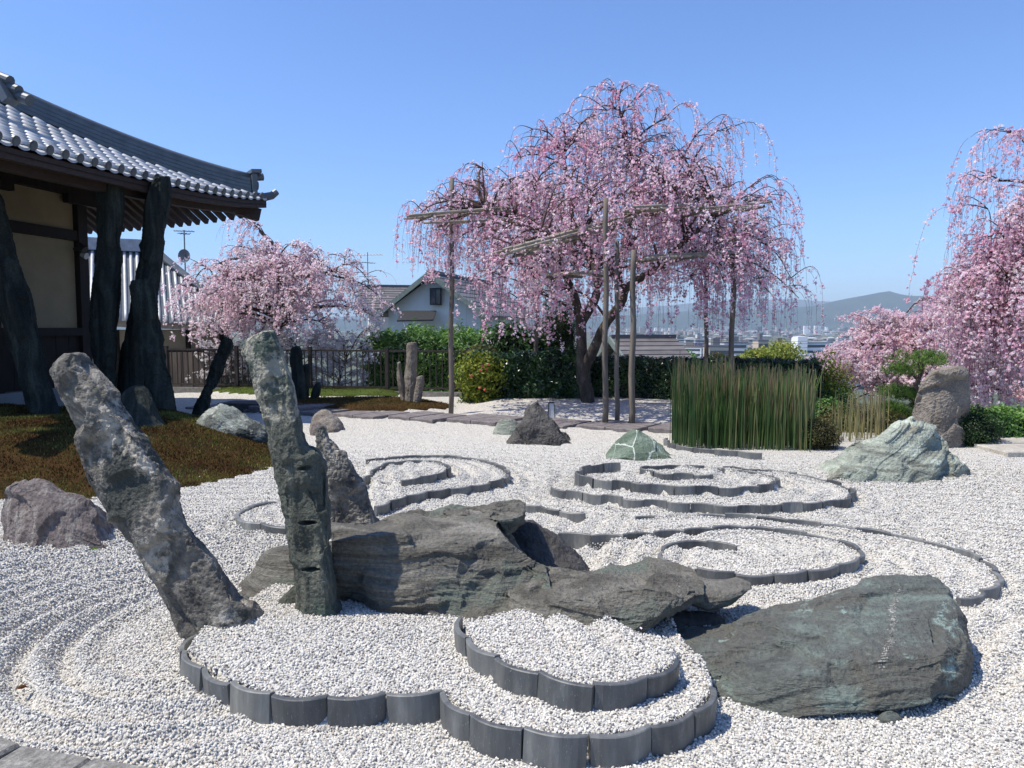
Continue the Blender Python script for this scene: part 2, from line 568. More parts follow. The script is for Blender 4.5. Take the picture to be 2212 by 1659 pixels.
def pebbles():
    pts = []
    rng = np.random.default_rng(11)
    for (y0, y1, sp) in ((2.3, 4.2, .0105), (4.2, 6.0, .0120), (6.0, 8.0, .0142), (8.0, 10.8, .017)):
        wid = .70 * y1 + .6
        nx, ny = int(2 * wid / sp), int((y1 - y0) / sp)
        X, Y = np.meshgrid(np.linspace(-wid, wid, nx), np.linspace(y0, y1, ny, endpoint=False))
        X = X.ravel() + rng.uniform(-.7, .7, X.size) * sp
        Y = Y.ravel() + rng.uniform(-.7, .7, Y.size) * sp
        k = (np.abs(X) < .70 * Y + .5) & (rng.random(len(X)) > sst(7.8, 10.8, Y))
        pts.append(np.stack([X[k], Y[k]], 1))
    P = np.vstack(pts)
    k = sdf(MOSS, P[:, 0], P[:, 1]) < -.02 + .04 * rng.normal(size=len(P))
    P = P[k]
    z = zg(P[:, 0], P[:, 1]) + rng.uniform(-.005, .006, len(P))
    V = np.column_stack([P, z])
    me = bpy.data.meshes.new('gravel_pebbles')
    me.vertices.add(len(V))
    me.vertices.foreach_set('co', V.astype(np.float32).ravel())
    me.update()
    o = obj('gravel_pebbles', me)
    tag(o, 'loose white and pale grey pebbles strewn over the raked bed', 'pebbles', kind='stuff')
    g = bpy.data.node_groups.new('pebbles', 'GeometryNodeTree')
    g.interface.new_socket('Geometry', in_out='INPUT', socket_type='NodeSocketGeometry')
    g.interface.new_socket('Geometry', in_out='OUTPUT', socket_type='NodeSocketGeometry')
    n, L = g.nodes.new, g.links.new
    gi, go = n('NodeGroupInput'), n('NodeGroupOutput')
    join = n('GeometryNodeJoinGeometry')
    mat = pebble_mat()
    for k in range(5):
        ico = n('GeometryNodeMeshIcoSphere')
        ico.inputs['Radius'].default_value = .0058
        ico.inputs['Subdivisions'].default_value = 2 if k < 2 else 1
        pos = n('GeometryNodeInputPosition')
        nz = n('ShaderNodeTexNoise')
        nz.noise_dimensions = '4D'
        nz.inputs['Scale'].default_value = 120.0
        nz.inputs['Detail'].default_value = 1.0
        nz.inputs['W'].default_value = 3.7 * k
        L(pos.outputs[0], nz.inputs['Vector'])
        sub = n('ShaderNodeVectorMath'); sub.operation = 'SUBTRACT'
        sub.inputs[1].default_value = (.5, .5, .5)
        L(nz.outputs['Color'], sub.inputs[0])
        sc = n('ShaderNodeVectorMath'); sc.operation = 'SCALE'
        sc.inputs['Scale'].default_value = .0088
        L(sub.outputs[0], sc.inputs[0])
        sp = n('GeometryNodeSetPosition')
        L(ico.outputs[0], sp.inputs['Geometry']); L(sc.outputs[0], sp.inputs['Offset'])
        sm = n('GeometryNodeSetMaterial'); sm.inputs['Material'].default_value = mat
        L(sp.outputs[0], sm.inputs[0])
        toi = n('GeometryNodeGeometryToInstance')
        L(sm.outputs[0], toi.inputs[0]); L(toi.outputs[0], join.inputs[0])
    iop = n('GeometryNodeInstanceOnPoints')
    iop.inputs['Pick Instance'].default_value = True
    L(gi.outputs[0], iop.inputs['Points']); L(join.outputs[0], iop.inputs['Instance'])
    ri = n('FunctionNodeRandomValue'); ri.data_type = 'INT'
    ri.inputs[4].default_value = 0; ri.inputs[5].default_value = 4
    L(ri.outputs[2], iop.inputs['Instance Index'])
    rr = n('FunctionNodeRandomValue'); rr.data_type = 'FLOAT_VECTOR'
    rr.inputs[0].default_value = (-1.1, -1.1, 0); rr.inputs[1].default_value = (1.1, 1.1, 6.283)
    L(rr.outputs[0], iop.inputs['Rotation'])
    rs = n('FunctionNodeRandomValue'); rs.data_type = 'FLOAT_VECTOR'
    rs.inputs[0].default_value = (.7, .6, .5); rs.inputs[1].default_value = (1.5, 1.15, 1.0)
    L(rs.outputs[0], iop.inputs['Scale'])
    L(iop.outputs[0], go.inputs[0])
    md = o.modifiers.new('pebbles', 'NODES')
    md.node_group = g
    return len(V)
print('pebbles', pebbles())

# ---- roof tiles set on edge
def tile_mat():
    m, nt, p, out = new_mat('edging_tile')
    v = coords(nt, 'Object')
    oi = N(nt, 'ObjectInfo')
    ad = N(nt, 'VectorMath', operation='ADD')
    ml = N(nt, 'Math', operation='MULTIPLY'); ml.inputs[1].default_value = 37.0
    nt.links.new(oi.outputs['Random'], ml.inputs[0])
    nt.links.new(v, ad.inputs[0]); nt.links.new(ml.outputs[0], ad.inputs[1])
    n1 = noise_tex(nt, ad.outputs[0], 5.0, 6, .6)
    c = ramp(nt, n1, [(.3, (.07, .073, .074)), (.55, (.108, .112, .111)), (.75, (.185, .188, .18))])
    c = mixc(nt, 1.0, c, ramp(nt, oi.outputs['Random'], [(0, (.6, .62, .64)), (.5, (1.0, 1.0, 1.0)), (1, (1.6, 1.58, 1.5))]), 'MULTIPLY')
    n2 = noise_tex(nt, ad.outputs[0], 60.0, 4, .7)
    c = mixc(nt, ramp(nt, n2, [(.63, (0, 0, 0)), (.70, (.8, .8, .8))]), c, (.42, .43, .42))
    n3 = noise_tex(nt, ad.outputs[0], 2.2, 5, .6)
    c = mixc(nt, ramp(nt, n3, [(.5, (0, 0, 0)), (.75, (.5, .5, .5))]), c, (.20, .19, .16))
    nt.links.new(c, p.inputs['Base Color'])
    p.inputs['Roughness'].default_value = .5
    p.inputs['Specular IOR Level'].default_value = .5
    bump(nt, p, n2, .3, .003)
    return m
M_TILE = tile_mat()

def tile_mesh():
    n = 8
    V, Q = [], []
    for k in range(n + 1):
        x = -.5 + k / n
        b = .034 * (1 - (2 * x) ** 2)
        for (yy, zz) in ((-.015, -.26), (-.015, -.004), (-.011, 0), (.011, 0), (.015, -.004), (.015, -.26)):
            V.append((x * .985, yy - b, zz))
    for k in range(n):
        for j in range(5):
            a = k * 6 + j
            Q.append([a, a + 6, a + 7, a + 1])
    Q.append([0, 1, 4, 5]); Q.append([1, 2, 3, 4])
    e = n * 6
    Q.append([e + 5, e + 4, e + 1, e]); Q.append([e + 4, e + 3, e + 2, e + 1])
    return mesh_data('edging_tile', V, np.array(Q), M_TILE, False)
ME_TILE = tile_mesh()

def edging(key, label, side=1, step=None, wav=False, gap=0.0):
    P = EDG[key]
    root = empty('tile_edging', (P[0][0], P[0][1], 0))
    tag(root, label, 'tile edging', 'rows of grey tiles set on edge in the gravel')
    if step:
        seg = np.linalg.norm(np.diff(P[:, :2], axis=0), axis=1)
        s = np.concatenate([[0], np.cumsum(seg)])
        m = max(2, int(round(s[-1] / step)))
        # smooth through the survey points
        t = np.linspace(0, s[-1], m * 6 + 1)
        Q = np.stack([np.interp(t, s, P[:, k]) for k in range(3)], 1)
        for _ in range(6):
            Q[1:-1] = (Q[:-2] + 2 * Q[1:-1] + Q[2:]) / 4
        P = Q[::6]
    rng = random.Random(key)
    for k in range(len(P) - 1):
        a, b = P[k], P[k + 1]
        d = b - a
        L = math.hypot(d[0], d[1])
        o = bpy.data.objects.new('tile', ME_TILE)
        o.parent = root
        sgn = side if not wav else side * (1 if k % 2 == 0 else -1)
        off = np.array([-d[1], d[0]]) / L * (.006 * rng.uniform(-1, 1))
        mid = (a + b) / 2
        o.location = (mid[0] + off[0] - root.location[0], mid[1] + off[1] - root.location[1], mid[2] + rng.uniform(-.011, .008))
        o.rotation_euler = (rng.uniform(-.10, .10), rng.uniform(-.035, .035), math.atan2(d[1], d[0]) + rng.uniform(-.05, .05))
        bulge = min(1.3, L / .25)
        o.scale = (L * (1 - gap), sgn * (bulge if not wav else .8), 1)
        COL.objects.link(o)
    return root

edging('A', 'curved tile row in the left foreground, below the leaning stone and upright stone', 1)
edging('B', 'lowest and nearest tile row, bulging at the bottom centre of the picture', 1)
edging('C', 'short upper tile crescent behind the nearest row, left of the blue green slab', 1)
edging('D1', 'tile spiral with a closed inner coil just behind the whale shaped rock', 1, .235)
edging('D2', 'long sweeping tile arc outside the spiral, ending behind the blue green slab', -1, .25)
edging('D3', 'short half buried tile row emerging right of the table rock', 1, .25)
edging('E1', 'wavy outer tile ring of the far right whirl', 1, .2, True)
edging('E2', 'wavy middle tile ring of the far right whirl, below the veined rock', 1, .2, True)
edging('E3', 'small wavy innermost tile coil of the far right whirl', 1, .2, True)
edging('F1', 'outer tile loop of the far left whirl, running back to the table rock', -1, .25)
edging('F2', 'inner tile coil of the far left whirl', -1, .22)
edging('F3', 'small tile loop left of the upright stone, at the edge of the moss', 1, .3)
edging('G', 'low tile row at the foot of the horsetail reeds', 1, .3)

# ---- moss
def moss_mat(name, a, b, c):
    m, nt, p, out = new_mat(name)
    v = coords(nt)
    n1 = noise_tex(nt, v, 2.2, 6, .65)
    col = ramp(nt, n1, [(.3, a), (.5, b), (.72, c)])
    n2 = noise_tex(nt, v, 60, 5, .7)
    col = mixc(nt, .8, col, ramp(nt, n2, [(.3, (.35, .35, .35)), (.7, (1.5, 1.5, 1.5))]), 'MULTIPLY')
    nt.links.new(col, p.inputs['Base Color'])
    p.inputs['Roughness'].default_value = .95
    p.inputs['Specular IOR Level'].default_value = .1
    bump(nt, p, n2, 1.0, .03)
    return m
M_MOSS = moss_mat('brown_moss', (.025, .014, .006), (.07, .036, .011), (.075, .06, .014))
M_MOSSG = moss_mat('green_moss', (.04, .05, .012), (.07, .10, .02), (.10, .14, .03))
M_BLADE = leaf_mat('moss_blade', .9, .1, .25)

def moss(poly, name, label, step, nbl, mat, pal):
    lo, hi = poly.min(0), poly.max(0)
    hi = hi.copy(); lo = lo.copy()
    lo[0] = max(lo[0], -9.5)
    nx, ny = int((hi[0] - lo[0]) / step) + 2, int((hi[1] - lo[1]) / step) + 2
    def zf(X, Y):
        s = sdf(poly, X.ravel(), Y.ravel()).reshape(X.shape)
        return zg(X, Y, False) + np.where(s > 0, .012 + .02 * sst(0, .15, s), np.maximum(-.25, s * 2)) + \
            .014 * pn2(X.ravel(), Y.ravel(), 9.0).reshape(X.shape) * (s > .05)
    V, Q = grid_mesh(lo[0], hi[0], lo[1], hi[1], nx, ny, zf)
    s = sdf(poly, V[:, 0], V[:, 1])
    keep = (s[Q] > -.12).any(1)
    Q = Q[keep]
    used = np.unique(Q)
    mp = np.full(len(V), -1); mp[used] = np.arange(len(used))
    base = mesh_data(name, V[used], mp[Q], mat, True)
    o = obj(name, base)
    tag(o, label, 'moss', kind='stuff')
    rng = np.random.default_rng(5)
    X = rng.uniform(lo[0], hi[0], nbl); Y = rng.uniform(lo[1], hi[1], nbl)
    s = sdf(poly, X, Y)
    k = s > 0.0
    X, Y = X[k], Y[k]
    Z = zf(X, Y)
    n = len(X)
    h = rng.uniform(.012, .035, n); w = rng.uniform(.004, .009, n)
    a = rng.uniform(0, 6.28, n)
    dx, dy = np.cos(a) * w, np.sin(a) * w
    B = np.stack([X, Y, Z], 1)
    lean = rng.normal(0, .012, (n, 2))
    V = np.stack([B + np.stack([-dx, -dy, -.006 + 0 * dx], 1), B + np.stack([dx, dy, -.006 + 0 * dx], 1),
                  B + np.column_stack([lean, h])], 1).reshape(-1, 3)
    F = np.arange(3 * n).reshape(-1, 3)
    pal = np.array(pal)
    tt = np.clip(.5 + 1.1 * pn2(X, Y, 1.6, 4.0) + rng.normal(0, .25, n), 0, .999) * (len(pal) - 1)
    i = tt.astype(int); f = (tt - i)[:, None]
    c = (pal[i] * (1 - f) + pal[i + 1] * f) * rng.uniform(.6, 1.4, n)[:, None]
    obj('blades', mesh_data('moss_blades', V, F, M_BLADE, False, np.repeat(c, 3, 0)), o)
    o.children[0]['kind'] = 'stuff'
    return o
moss(MOSS, 'moss_mound', 'broad mound of brown and olive moss at the foot of the hall', .05, 130000, M_MOSS,
     [(.028, .015, .006), (.07, .036, .012), (.10, .056, .018), (.075, .075, .02), (.11, .13, .032), (.20, .20, .05)])
moss(MOSS2, 'moss_bank', 'low shaded bank of dark moss behind the paving', .08, 14000, M_MOSS, [(.04, .03, .01), (.09, .06, .02), (.10, .10, .03)])
moss(MOSS3, 'moss_bank', 'thin strip of moss along the foot of the fence', .08, 12000, M_MOSSG, [(.10, .07, .02), (.09, .10, .02), (.08, .13, .03)])

rgp = np.random.default_rng(44)
pv_ = []
for k in range(420):
    vx_, vy_ = rgp.uniform(100, 1500), 880 + 700 * rgp.random() ** 2.2
    p = gr(vx_, vy_, .02)
    zz = zg1(p[0], p[1]) + (.035 if sdf(MOSS, p[:1], p[1:2])[0] > 0 else .012)
    c = np.array([p[0], p[1], zz]); a = rgp.uniform(0, 6.28)
    e1 = np.array([math.cos(a), math.sin(a), rgp.normal() * .3]) * .009; e2 = np.array([-math.sin(a), math.cos(a), rgp.normal() * .3]) * .007
    pv_ += [c - e1, c + e2, c + e1, c - e2]
o = obj('fallen_petals', mesh_data('fallen_petals', np.array(pv_), np.arange(len(pv_)).reshape(-1, 4), plain_mat('fallen_petal', (.80, .66, .68), .7, .2, 0, .1)))
tag(o, 'scattered pale pink petals fallen on the moss and gravel', 'petals', kind='stuff')

# ---- paving slabs of the path across the back
M_SLAB = rock_mat('paving_stone', (.10, .088, .088), (.17, .152, .150), (.25, .23, .225), gscale=9, bumpd=.008, spec=.2, contrast=.22)
M_KERB = rock_mat('granite', (.14, .135, .125), (.22, .21, .19), (.33, .32, .29), gscale=30, bumpd=.006, spec=.2)
def slab_quad(root, P, z0, z1, mat, name='slab'):
    P = [np.array(p, float) for p in P]
    c = sum(P) / 4
    b = .012
    lo = [np.array([*p[:2], z0]) for p in P]
    mid = [np.array([*p[:2], z1 - b]) for p in P]
    top = [np.array([*(p + (c - p) * (b / np.linalg.norm(c - p)))[:2], z1]) for p in P]
    V = np.array(lo + mid + top)
    Q = []
    for i in range(4):
        j = (i + 1) % 4
        Q += [[i, j, 4 + j, 4 + i], [4 + i, 4 + j, 8 + j, 8 + i]]
    Q.append([8, 9, 10, 11])
    V = V - np.array(root.location)
    return obj(name, mesh_data(name, V, np.array(Q), mat, False), root)

path = empty('stone_path', (*gr(900, 905)[:2], 0))
tag(path, 'path of square pinkish grey paving slabs crossing the gravel at the back', 'path', kind='structure')
ex, ey = np.array([.82, -.57]), np.array([.57, .82])
for k in range(10):
    o0 = gr(838, 905)[:2] + (k - 4) * np.array([1.07, -.42])
    for j in range(2):
        A = o0 + ex * (j * .52)
        P = [A, A + ex * .505, A + ex * .505 + ey * .95, A + ey * .95]
        zb = zg1(*(A + ex * .25 + ey * .45))
        slab_quad(path, [np.array([*q, 0]) for q in P], zb - .1, zb + .045 + .01 * ((k * 7 + j * 3) % 3), M_SLAB)

near = empty('stone_kerb', (*gr(150, 1640)[:2], 0))
tag(near, 'weathered grey granite kerb at the bottom left corner', 'kerb', kind='structure')
A = [gr(-120, 1545, .05), gr(45, 1606, .05), gr(200, 1634, .05), gr(340, 1659, .05), gr(620, 1730, .05), gr(900, 1830, .05)]
for k in range(len(A) - 1):
    a, b = A[k][:2], A[k + 1][:2]
    d = (b - a) / np.linalg.norm(b - a)
    nrm = np.array([d[1], -d[0]])
    a2, b2 = a + d * .004, b - d * .004
    slab_quad(near, [np.array([*q, 0]) for q in (a2 + nrm * .16, b2 + nrm * .16, b2, a2)], -.1, .05 - .004 * (k % 2), M_KERB, 'kerb_stone')
    slab_quad(near, [np.array([*q, 0]) for q in (a2 + nrm * .6, b2 + nrm * .6, b2 + nrm * .172, a2 + nrm * .172)], -.1, .035 + .003 * (k % 2), M_KERB, 'kerb_stone')

st_ = empty('stone_step', (*gr(520, 888)[:2], 0)); tag(st_, 'low dark rectangular stone step behind the white-green rock', 'step')
a_ = gr(470, 890); 
slab_quad(st_, [a_, a_ + [.95, -.12, 0], a_ + [1.05, .45, 0], a_ + [.1, .57, 0]], -.1, .17, rock_mat('step_stone', (.03, .03, .032), (.055, .055, .057), (.09, .09, .09), gscale=8, bumpd=.006), 'block')

# ------------------------------------------------------------------ rocks
def grid_surface(S, m_ring, m_len, smooth=1, cap=3):
    """S (ns,K,3) rings -> refined closed grid (rows, cols, 3)"""
    ns, K, _ = S.shape
    # along the ring
    t = np.arange(K * m_ring) / m_ring
    i = t.astype(int); f = (t - i)[None, :, None]
    R = S[:, i % K] * (1 - f) + S[:, (i + 1) % K] * f
    # along the length, spacing by distance
    c = S.mean(1)
    seg = np.linalg.norm(np.diff(c, axis=0), axis=1) + 1e-6
    s = np.concatenate([[0], np.cumsum(seg)])
    t = np.linspace(0, s[-1], m_len)
    j = np.clip(np.searchsorted(s, t, side='right') - 1, 0, ns - 2)
    f = ((t - s[j]) / seg[j])[:, None, None]
    G = R[j] * (1 - f) + R[j + 1] * f
    # caps close towards the middle
    def caprows(ring):
        m = ring.mean(0)
        return [m + (ring - m) * q for q in np.linspace(1, 0.02, cap + 2)[1:]]
    top = caprows(G[0])[::-1]
    bot = caprows(G[-1])
    G = np.concatenate([np.array(top), G, np.array(bot)])
    for _ in range(smooth):
        up = np.concatenate([G[:1], G[:-1]]); dn = np.concatenate([G[1:], G[-1:]])
        G = .4 * G + .15 * (np.roll(G, 1, 1) + np.roll(G, -1, 1)) + .15 * (up + dn)
    return G

def grid_normals(G):
    du = np.roll(G, -1, 1) - np.roll(G, 1, 1)
    dv = np.concatenate([G[1:], G[-1:]]) - np.concatenate([G[:1], G[:-1]])
    n = np.cross(du, dv)
    n /= np.linalg.norm(n, axis=2)[:, :, None] + 1e-9
    c = G.reshape(-1, 3).mean(0)
    if ((G - c) * n).sum() < 0:
        n = -n
        return n, True
    return n, False

def rock(name, label, S, mat, base, res=(10, 60), amp=.05, freq=2.5, facet=.0, ffreq=3.0, strata=None, s_amp=.02, s_freq=14.0,
         fine=.006, smooth=2, seed=0.0, group=None, cat='rock', parent=None, smooth_shade=False, cap=4, cuts=None, dents=()):
    S = np.array(S, float)
    G = grid_surface(S, res[0], res[1], smooth, cap)
    n, flip = grid_normals(G)
    sh = G.shape
    if cuts:
        # chisel flat facets: local planes shave the surface
        nc, dep, rad = cuts
        rg = np.random.default_rng(int(seed * 10) + 5)
        P = G.reshape(-1, 3).copy(); P0 = P.copy(); nn = n.reshape(-1, 3)
        for _ in range(nc):
            i = rg.integers(len(P))
            v = nn[i] + rg.normal(0, .16, 3)
            v /= np.linalg.norm(v)
            p0 = P0[i] - v * dep * rg.uniform(-.1, .8)
            h = (P - p0) @ v
            far = np.linalg.norm(P0 - P0[i], axis=1)
            R = rad * rg.uniform(.5, 1.3)
            k = (h > 0) & (far < R) & (((P0 - P0[i]) @ nn[i]) > -dep * 4)
            w = np.clip((R - far[k]) / (R * .10), 0, 1)
            P[k] -= v * (np.minimum(h[k], dep * 1.5) * w * .95)[:, None]
        G = P.reshape(sh)
        n, flip = grid_normals(G)
    P = G.reshape(-1, 3); nn = n.reshape(-1, 3)
    d = amp * fbm(P * freq + seed, 5, .55)
    if facet:
        d += facet * .5 * (worley(P * ffreq + seed) - .5)
    if strata is not None:
        a = np.array(strata, float); a /= np.linalg.norm(a)
        h = P @ a
        w = (fbm(P * 1.6 + seed + 9, 3) * .09 + h) * s_freq
        u = P - h[:, None] * a
        st = 0
        for kk, (ff, am) in enumerate(((.5, 1.0), (1.0, .7), (2.3, .45))):
            ww = w * ff
            li = np.floor(ww); fr = sst(.84, 1.0, ww - li)
            def lay(ii): return pn(np.stack([ii * 7.31 + u[:, 0] * 1.3, u[:, 1] * 1.3 + seed + kk * 5.0, ii * 3.7 + u[:, 2] * 1.3], 1))
            st = st + am * (lay(li) * (1 - fr) + lay(li + 1) * fr)
        d += s_amp * 1.3 * st * (1 - .92 * sst(.55, .9, np.abs(nn @ a)))
    d += fine * fbm(P * 38 + seed, 3, .6)
    for (c_, rx, rz, dep_) in dents:
        q = (P - np.array(c_))
        g = np.clip(1.25 - (q[:, 0] / rx) ** 2 - ((q[:, 2] - .12 * q[:, 0]) / rz) ** 2 - (q[:, 1] / .12) ** 2, 0, 1)
        d -= dep_ * g
    P = P + nn * d[:, None]
    base = np.array(base, float)
    rows, cols = sh[0], sh[1]
    i = np.arange(rows - 1)[:, None] * cols
    j = np.arange(cols)[None, :]
    k = (j + 1) % cols
    Q = np.stack([i + j, i + k, i + cols + k, i + cols + j], -1).reshape(-1, 4)
    if flip: Q = Q[:, ::-1]
    # end fans
    V = np.vstack([P, P[:cols].mean(0), P[-cols:].mean(0)])
    a = np.arange(cols); b = (a + 1) % cols
    t0 = np.stack([np.full(cols, rows * cols), b, a], 1)
    l = (rows - 1) * cols
    t1 = np.stack([np.full(cols, rows * cols + 1), l + a, l + b], 1)
    T = np.vstack([t0, t1])
    if flip: T = T[:, ::-1]
    o = obj(name, mesh_data(name, V - base, [Q, T], mat, smooth_shade), parent, base)
    if label: tag(o, label, cat, group)
    return o

def mono(st, Y, d, ridge=.45, lean=0.0, boxy=False):
    """standing stone: st = [(Lx,Ly,Rx,Ry)] from the top down; d = half depth (scalar or list)"""
    S = []
    n = len(st)
    for i, (lx, ly, rx, ry) in enumerate(st):
        dd = d if np.isscalar(d) else np.interp(i / (n - 1), np.linspace(0, 1, len(d)), d)
        yy = Y + lean * (1 - i / (n - 1))
        rg = ridge if np.isscalar(ridge) else np.interp(i / (n - 1), np.linspace(0, 1, len(ridge)), ridge)
        def pt(f, o): return at(lx + (rx - lx) * f, ly + (ry - ly) * f, yy + o * dd)
        if boxy:
            S.append([pt(-.02, .1), pt(.04, -.75), pt(rg, -1), pt(.93, -.55), pt(1.02, .15), pt(.9, .9), pt(.45, 1.0), pt(.08, .85)])
            continue
        S.append([pt(-.075, .1), pt(rg * .25, -.72), pt(rg, -1), pt(rg + (1 - rg) * .72, -.80), pt(1.075, .1),
                  pt(.78, .7), pt(.45, 1.0), pt(.15, .6)])
    return np.array(S)

def slab(st, drop=.12):
    """lying stone lofted along x: (vx, y_bottom, y_edge, y_top, Yf, Ye, Yt, Yb)"""
    S = []
    vc = (st[0][0] + st[-1][0]) / 2
    for (vx, yb, ye, yt, Yf, Ye, Yt, Yb) in st:
        vx = vc + (vx - vc) * 1.022
        fb = at(vx, yb, Yf)
        ed = at(vx, ye, Ye)
        tp = at(vx, yt, Yt)
        mid = fb * .45 + ed * .55
        mid[1] -= .015
        bk = tp.copy(); bk[0] = tp[0]; bk[1] = Yb; bk[2] = tp[2] * .45 + fb[2] * .55
        bb = bk.copy(); bb[2] = fb[2] - drop; bb[1] = Yb - .05
        f0 = fb.copy(); f0[2] -= drop; f0[1] += .03
        f0[0] = fb[0]
        S.append([f0, fb, mid, ed, tp * .5 + ed * .5 + np.array([0, 0, .012]), tp, bk, bb])
    return np.array(S)

def hump(top, base, Y, dep, n=15, front=.75, edge=.55, tilt=0.0):
    """boulder from its outline: top = [(x,y)...] left to right, base = [(x,y)...]; sits at depth Y, dep deep"""
    top = np.array(top, float); base = np.array(base, float)
    ex_ = .03 * (top[-1][0] - top[0][0])
    xs = np.linspace(top[0][0] - ex_, top[-1][0] + ex_, n)
    S = []
    for k, x in enumerate(xs):
        yt = np.interp(x, top[:, 0], top[:, 1]); yb = np.interp(x, base[:, 0], base[:, 1])
        u = (k + .5) / n * 2 - 1
        w = math.sqrt(max(0.05, 1 - abs(u) ** 2.4))
        yt = min(yt, yb - 1.5)
        def p(f, o): return at(x, yb + (yt - yb) * f, Y + o * dep * w)
        b = p(0, -1); b2 = b.copy(); b2[2] -= .12
        t = p(1.0, .05 + tilt)
        e = p(edge, -.62)
        m = p(edge * .45, -.9)
        t2 = p(.93, -.28)
        bk = t.copy(); bk[1] = Y + dep * w; bk[2] = t[2] * .4
        bb = bk.copy(); bb[2] = b2[2]
        S.append([b2, b, m, e, t2, t, bk, bb])
    return np.array(S)

def cl(x, y): return (.43 * x, 713.2 + .43 * y)
def cr(x, y): return (1316.7 + .4048 * x, 1179.5 + .4048 * y)

R_LEAN = rock_mat('rock_lichen_grey', (0.063, 0.060, 0.058), (0.181, 0.166, 0.141), (0.416, 0.376, 0.316), gscale=5.5, lichen=(0.553, 0.495, 0.405), lich_amt=.50, lich_scale=3.2,
                  bumpd=0.030, patch=(0.059, 0.066, 0.058), patch_scale=1.9, patch_pos=.54, contrast=.14)
R_UP = rock_mat('rock_green_grey', (0.039, 0.044, 0.037), (0.103, 0.111, 0.089), (0.205, 0.209, 0.166), grain=(1.6, 1.6, .5), gscale=5, lichen=(0.398, 0.372, 0.293), lich_amt=.44, lich_scale=9,
                bumpd=0.027, patch=(0.073, 0.107, 0.083), patch_scale=1.6, patch_pos=.55, lich_z=(.85, 1.05))
R_PURPLE = rock_mat('rock_purple', (0.092, 0.074, 0.069), (0.167, 0.138, 0.129), (0.295, 0.268, 0.237), grain=(2.2, 2.2, .6), gscale=4, lichen=(0.467, 0.459, 0.367), lich_amt=.42, lich_scale=6, bumpd=0.018)
R_SLAB = rock_mat('rock_schist_grey', (0.093, 0.085, 0.069), (0.170, 0.160, 0.133), (0.302, 0.284, 0.242), grain=(.5, .7, 8.0), gscale=3.0, lichen=(0.582, 0.549, 0.457), lich_amt=.385,
                  lich_scale=13, bumpd=.035, spec=.3, patch=(0.165, 0.189, 0.155), patch_scale=2.2, patch_pos=.6)
R_BLUE = rock_mat('rock_schist_blue', (0.095, 0.098, 0.086), (0.163, 0.178, 0.154), (0.305, 0.394, 0.338), grain=(.4, 1.2, 9.0), rot=(0, math.radians(7), math.radians(10)), gscale=2.2, lichen=(0.459, 0.605, 0.522), lich_amt=.44,
                  lich_scale=3.4, bumpd=.04, spec=.45, rough=.62, patch=(0.144, 0.142, 0.118), patch_scale=2.4, patch_pos=.52)
R_PALE = rock_mat('rock_pale_blue', (0.125, 0.124, 0.102), (0.325, 0.353, 0.290), (0.549, 0.607, 0.503), grain=(.7, 1.0, 3.6), rot=(0, math.radians(38), 0), gscale=2.6, lichen=(0.624, 0.645, 0.514), lich_amt=.42,
                  lich_scale=3, bumpd=0.030, patch=(0.213, 0.192, 0.145), patch_scale=1.3, patch_pos=.63)
R_BROWN = rock_mat('rock_brown', (0.114, 0.095, 0.079), (0.201, 0.173, 0.142), (0.308, 0.268, 0.221), gscale=3.5, lichen=(0.402, 0.357, 0.279), lich_amt=.37, lich_scale=5, bumpd=0.018)
R_BLACK = rock_mat('rock_black', (0.035, 0.033, 0.031), (0.074, 0.068, 0.062), (0.142, 0.130, 0.114), gscale=3.5, lichen=(0.236, 0.214, 0.179), lich_amt=.40, lich_scale=9, bumpd=0.018)
R_DARK = rock_mat('rock_dark_green', (0.014, 0.017, 0.016), (0.029, 0.035, 0.032), (0.062, 0.071, 0.061), grain=(2.2, 2.2, .35), gscale=3, lichen=(0.423, 0.399, 0.312), lich_amt=.33, lich_scale=5, bumpd=0.024, spec=.12, rough=.9)
R_WHITE = rock_mat('rock_white_green', (0.107, 0.115, 0.099), (0.321, 0.345, 0.295), (0.589, 0.606, 0.530), gscale=3, lichen=(0.643, 0.647, 0.569), lich_amt=.45, lich_scale=4, bumpd=.05, patch=(.05, .06, .055), patch_scale=2.2, patch_pos=.53, contrast=.12)

